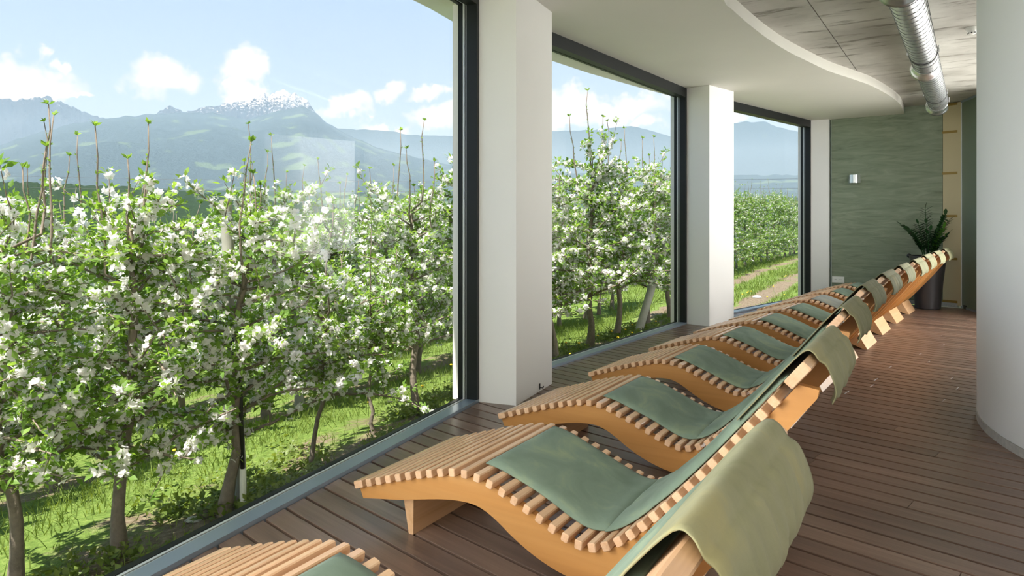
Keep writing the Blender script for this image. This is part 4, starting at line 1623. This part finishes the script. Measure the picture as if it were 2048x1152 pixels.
dnd_h = MB().lathe([(.003, -.006), (.015, 0.0), (.017, .006), (.010, .012), (.002, .014)], 10).mesh('flower_head', True)
dnd_s = MB().tube([(0, 0, -.01), (.004, 0, .07), (.0, .004, .13)], .0025, 5).mesh('flower_stalk')
dnd_h.materials.append(M['yellow']); dnd_s.materials.append(M['grass'])
dsp = [(855, 828, 0), (845, 833, 0)]
r = random.Random(9)
cnt = 0
spots = []
for k in range(34):
    if k < 12:
        x, y = row_point(r.uniform(-.5, .5), r.uniform(7.6, 10.5))
    elif k < 22:
        x, y = row_point(r.uniform(.6, 1.4), r.uniform(5, 9.5))
    else:
        x, y = row_point(r.uniform(-1.4, -.2), r.uniform(13.2, 19))
    spots.append((x, y))
spots.append((-.70, 4.98))
for (x, y) in spots:
    if max((x - a.x) * nn.x + (y - a.y) * nn.y for (a, nn) in ((S1, n1), (S2, n2), (S3, n3))) < .3:
        continue
    e = empty('dandelion', (x, y, float(ground_z(x, y))), r.uniform(0, 6), label='yellow dandelion in the grass outside the windows', cat='flower', group='dandelions in the grass')
    add('flower_stalk', dnd_s, None, e)
    add('flower_head', dnd_h, None, e, loc=(0, .004, .13))


def stone(x, y, s, seed, label):
    r_ = random.Random(seed)
    mb = MB().lathe([(.02, -.5), (.7, -.35), (1.0, 0), (.8, .45), (.35, .62), (.02, .66)], 9)
    v = [(a * s * r_.uniform(.85, 1.15), b * s * .75 * r_.uniform(.85, 1.15), c * s * .7) for a, b, c in mb.v]
    add('stone', mesh('stone', v, mb.f), M['stone'], loc=(x, y, float(ground_z(x, y)) + s * .2), label=label, cat='stone')


stone(-1.80, 3.86, .045, 1, 'pale stone lying beside the first apple row near the grey post')
stone(5.10, 14.2, .09, 2, 'pale stone at the edge of the farm track')

# ================================================================== valley and mountains
def az(px):
    return math.atan((px - 1024) / F_PX)


def range_mesh(name, ridge, r_base, r_ridge, r_back, base_z, mat, label, cat, rough=1.0, seed=0, na=220, nr=26, jag=0.0, foot=1.6, shelf=None):
    """mountain range as a height field in plan: ridge heights given by bearing"""
    pxs = np.array([p[0] for p in ridge], float); pys = np.array([p[1] for p in ridge], float)
    A = np.linspace(math.atan((pxs[0] - 1024) / F_PX), math.atan((pxs[-1] - 1024) / F_PX), na)
    V = np.zeros((na, nr + 6, 3))
    for i, a_ in enumerate(A):
        px = 1024 + F_PX * math.tan(a_)
        py = np.interp(px, pxs, pys)
        zr = CAM_H + (440 - py) / F_PX * r_ridge * math.cos(a_)
        jv = 0.0
        if jag:
            jv = jag * (mnoise.fractal(Vector((px * .05, seed, 0)), 0.8, 2.2, 6))
        for j in range(nr + 6):
            if j <= nr:
                u = j / nr
                rad_ = r_base + (r_ridge - r_base) * u
                sh = u ** foot
                if shelf:
                    sh = np.interp(u, [s[0] for s in shelf], [s[1] for s in shelf])
                z = base_z + (zr - base_z) * sh + jv * u ** 6
                amp = rough * (zr - base_z) * 0.10 * math.sin(PI * min(1, u)) ** .8
            else:
                u = (j - nr) / 6
                rad_ = r_ridge + (r_back - r_ridge) * u
                z = zr + jv * (1 - u) + (base_z - zr) * (u ** 1.2)
                amp = 0
            x, y = rad_ * math.sin(a_), rad_ * math.cos(a_)
            k = 5.0 / (r_ridge - r_base)
            nz_ = mnoise.fractal(Vector((x * k, y * k, seed * 3.7)), 0.9, 2.0, 6)
            V[i, j] = (x, y, z + amp * nz_)
    nn = nr + 6
    ii = np.arange(na - 1)[:, None] * nn + np.arange(nn - 1)[None]
    Fc = np.stack([ii, ii + nn, ii + nn + 1, ii + 1], -1).reshape(-1, 4)
    me = fastmesh(name, V.reshape(-1, 3), Fc)
    me.polygons.foreach_set('use_smooth', [True] * len(me.polygons))
    return add(name, me, mat, label=label, cat=cat)


B_ridge = [(-900, 330), (-500, 300), (-200, 310), (0, 290), (70, 267), (141, 248), (234, 234), (319, 227), (422, 225), (470, 234), (492, 239), (516, 234), (562, 220),
           (605, 213), (628, 223), (656, 246), (689, 267), (713, 277), (770, 300), (900, 330), (1100, 345), (1400, 350), (1800, 350), (2300, 350)]
D_ridge = [(560, 330), (620, 275), (675, 257), (713, 259), (773, 261), (820, 270), (912, 272), (1000, 266), (1100, 262), (1180, 261), (1236, 254), (1262, 252), (1290, 258), (1345, 274),
           (1400, 262), (1468, 245), (1530, 243), (1556, 254), (1600, 265), (1700, 275), (2000, 250), (2400, 260)]
C_ridge = [(-600, 230), (-200, 200), (0, 196), (50, 199), (100, 194), (130, 206), (160, 220), (190, 232), (240, 240), (290, 240), (312, 228), (340, 210), (362, 222), (372, 226), (400, 216),
           (430, 212), (470, 204), (498, 203), (516, 188), (526, 183), (538, 193), (552, 183), (566, 179), (580, 188), (594, 190), (612, 200), (626, 214), (640, 240), (700, 275)]
A_ridge = [(-700, 355), (-300, 358), (0, 364), (100, 366), (180, 370), (300, 378), (420, 388), (520, 398), (620, 408), (720, 420), (860, 432), (1000, 437)]
E_ridge = [(-400, 372), (0, 366), (200, 372), (420, 380), (600, 384), (800, 386), (1000, 388), (1400, 395), (2000, 395), (2400, 395)]
M['mtn_b'] = m_mountain('wooded_mountain', (0.022, 0.036, 0.024), (0.075, 0.115, 0.04), None, 0.60)
M['mtn_d'] = m_mountain('wooded_mountain_far', (0.02, 0.034, 0.026), (0.05, 0.08, 0.035), None, 0.70)
M['mtn_c'] = m_mountain('snow_mountain', (0.035, 0.04, 0.05), (0.05, 0.05, 0.055), (365, 610), 0.75, 1.2)
M['mtn_a'] = m_mountain('wooded_hill', (0.05, 0.095, 0.026), (0.14, 0.21, 0.05), None, 0.64, 5.0)
M['mtn_e'] = m_mountain('valley_fields', (0.045, 0.085, 0.03), (0.14, 0.20, 0.07), None, 0.52, 2.2)
SH = [(0, 0), (.12, .10), (.3, .26), (.55, .52), (.8, .82), (1, 1)]
range_mesh('mountain', C_ridge, 2480, 2900, 3030, -40, M['mtn_c'], 'rugged grey peak with snow behind the wooded mountain', 'mountain', 1.3, 3, 420, 30, jag=13.0, foot=1.0)
range_mesh('mountain', D_ridge, 3060, 3500, 3900, -40, M['mtn_d'], 'long blue hazy ridge to the side of the wooded mountain', 'mountain', .7, 5, 260, 22, jag=5, shelf=SH)
range_mesh('mountain', B_ridge, 1000, 2400, 2460, -45, M['mtn_b'], 'broad wooded mountain with pale meadows below the snow peak', 'mountain', .8, 2, 320, 30, jag=5, shelf=SH)
range_mesh('valley_slope', E_ridge, 530, 930, 985, -45, M['mtn_e'], 'far valley slope with fields and hedges', 'valley', .25, 8, 160, 16, foot=.9)
range_mesh('wooded_hill', A_ridge, 260, 480, 520, -45, M['mtn_a'], 'green wooded hill on the other side of the valley', 'hill', .6, 6, 260, 22, jag=2.2, foot=.7)
vf = MB()
ring = []
for rad_ in (95, 300, 900, 6000):
    zz_ = {95: -9, 300: -42, 900: -46, 6000: -48}[rad_]
    for k in range(49):
        a_ = math.radians(-110 + 220 * k / 48)
        ring.append((rad_ * math.sin(a_), rad_ * math.cos(a_), zz_))
fs = [(i * 49 + k, (i + 1) * 49 + k, (i + 1) * 49 + k + 1, i * 49 + k + 1) for i in range(3) for k in range(48)]
add('valley_floor', mesh('valley_floor', ring, fs), M['mtn_e'], label='green valley floor beyond the orchard', cat='valley')

# power lines across the valley
for (za, zb) in ((24.5, 21.5), (19.0, 17.0)):
    pts = [(-320 + 40 * k, 330, za + (zb - za) * k / 12 - 3 * math.sin(PI * k / 12)) for k in range(13)]
    add('power_line', MB().tube(pts, .06, 5).mesh('power_line'), M['dark_steel'], label='thin overhead power line across the valley', cat='cable', group='power lines across the valley')

# ------------------------------------------------------------------ haze in the valley air
HZ = MB().box(-4500, 4500, 240, 4600, -80, 330)
m, N = new_mat('valley_haze')
vsn = N.n('ShaderNodeVolumeScatter', ins={'Color': (0.52, 0.76, 1.0, 1), 'Density': 0.00042, 'Anisotropy': 0.0})
N.n('ShaderNodeOutputMaterial', ins={'Volume': vsn})
add('haze', HZ.mesh('haze'), m, label='blue spring haze filling the valley air', cat='haze', kind='stuff')
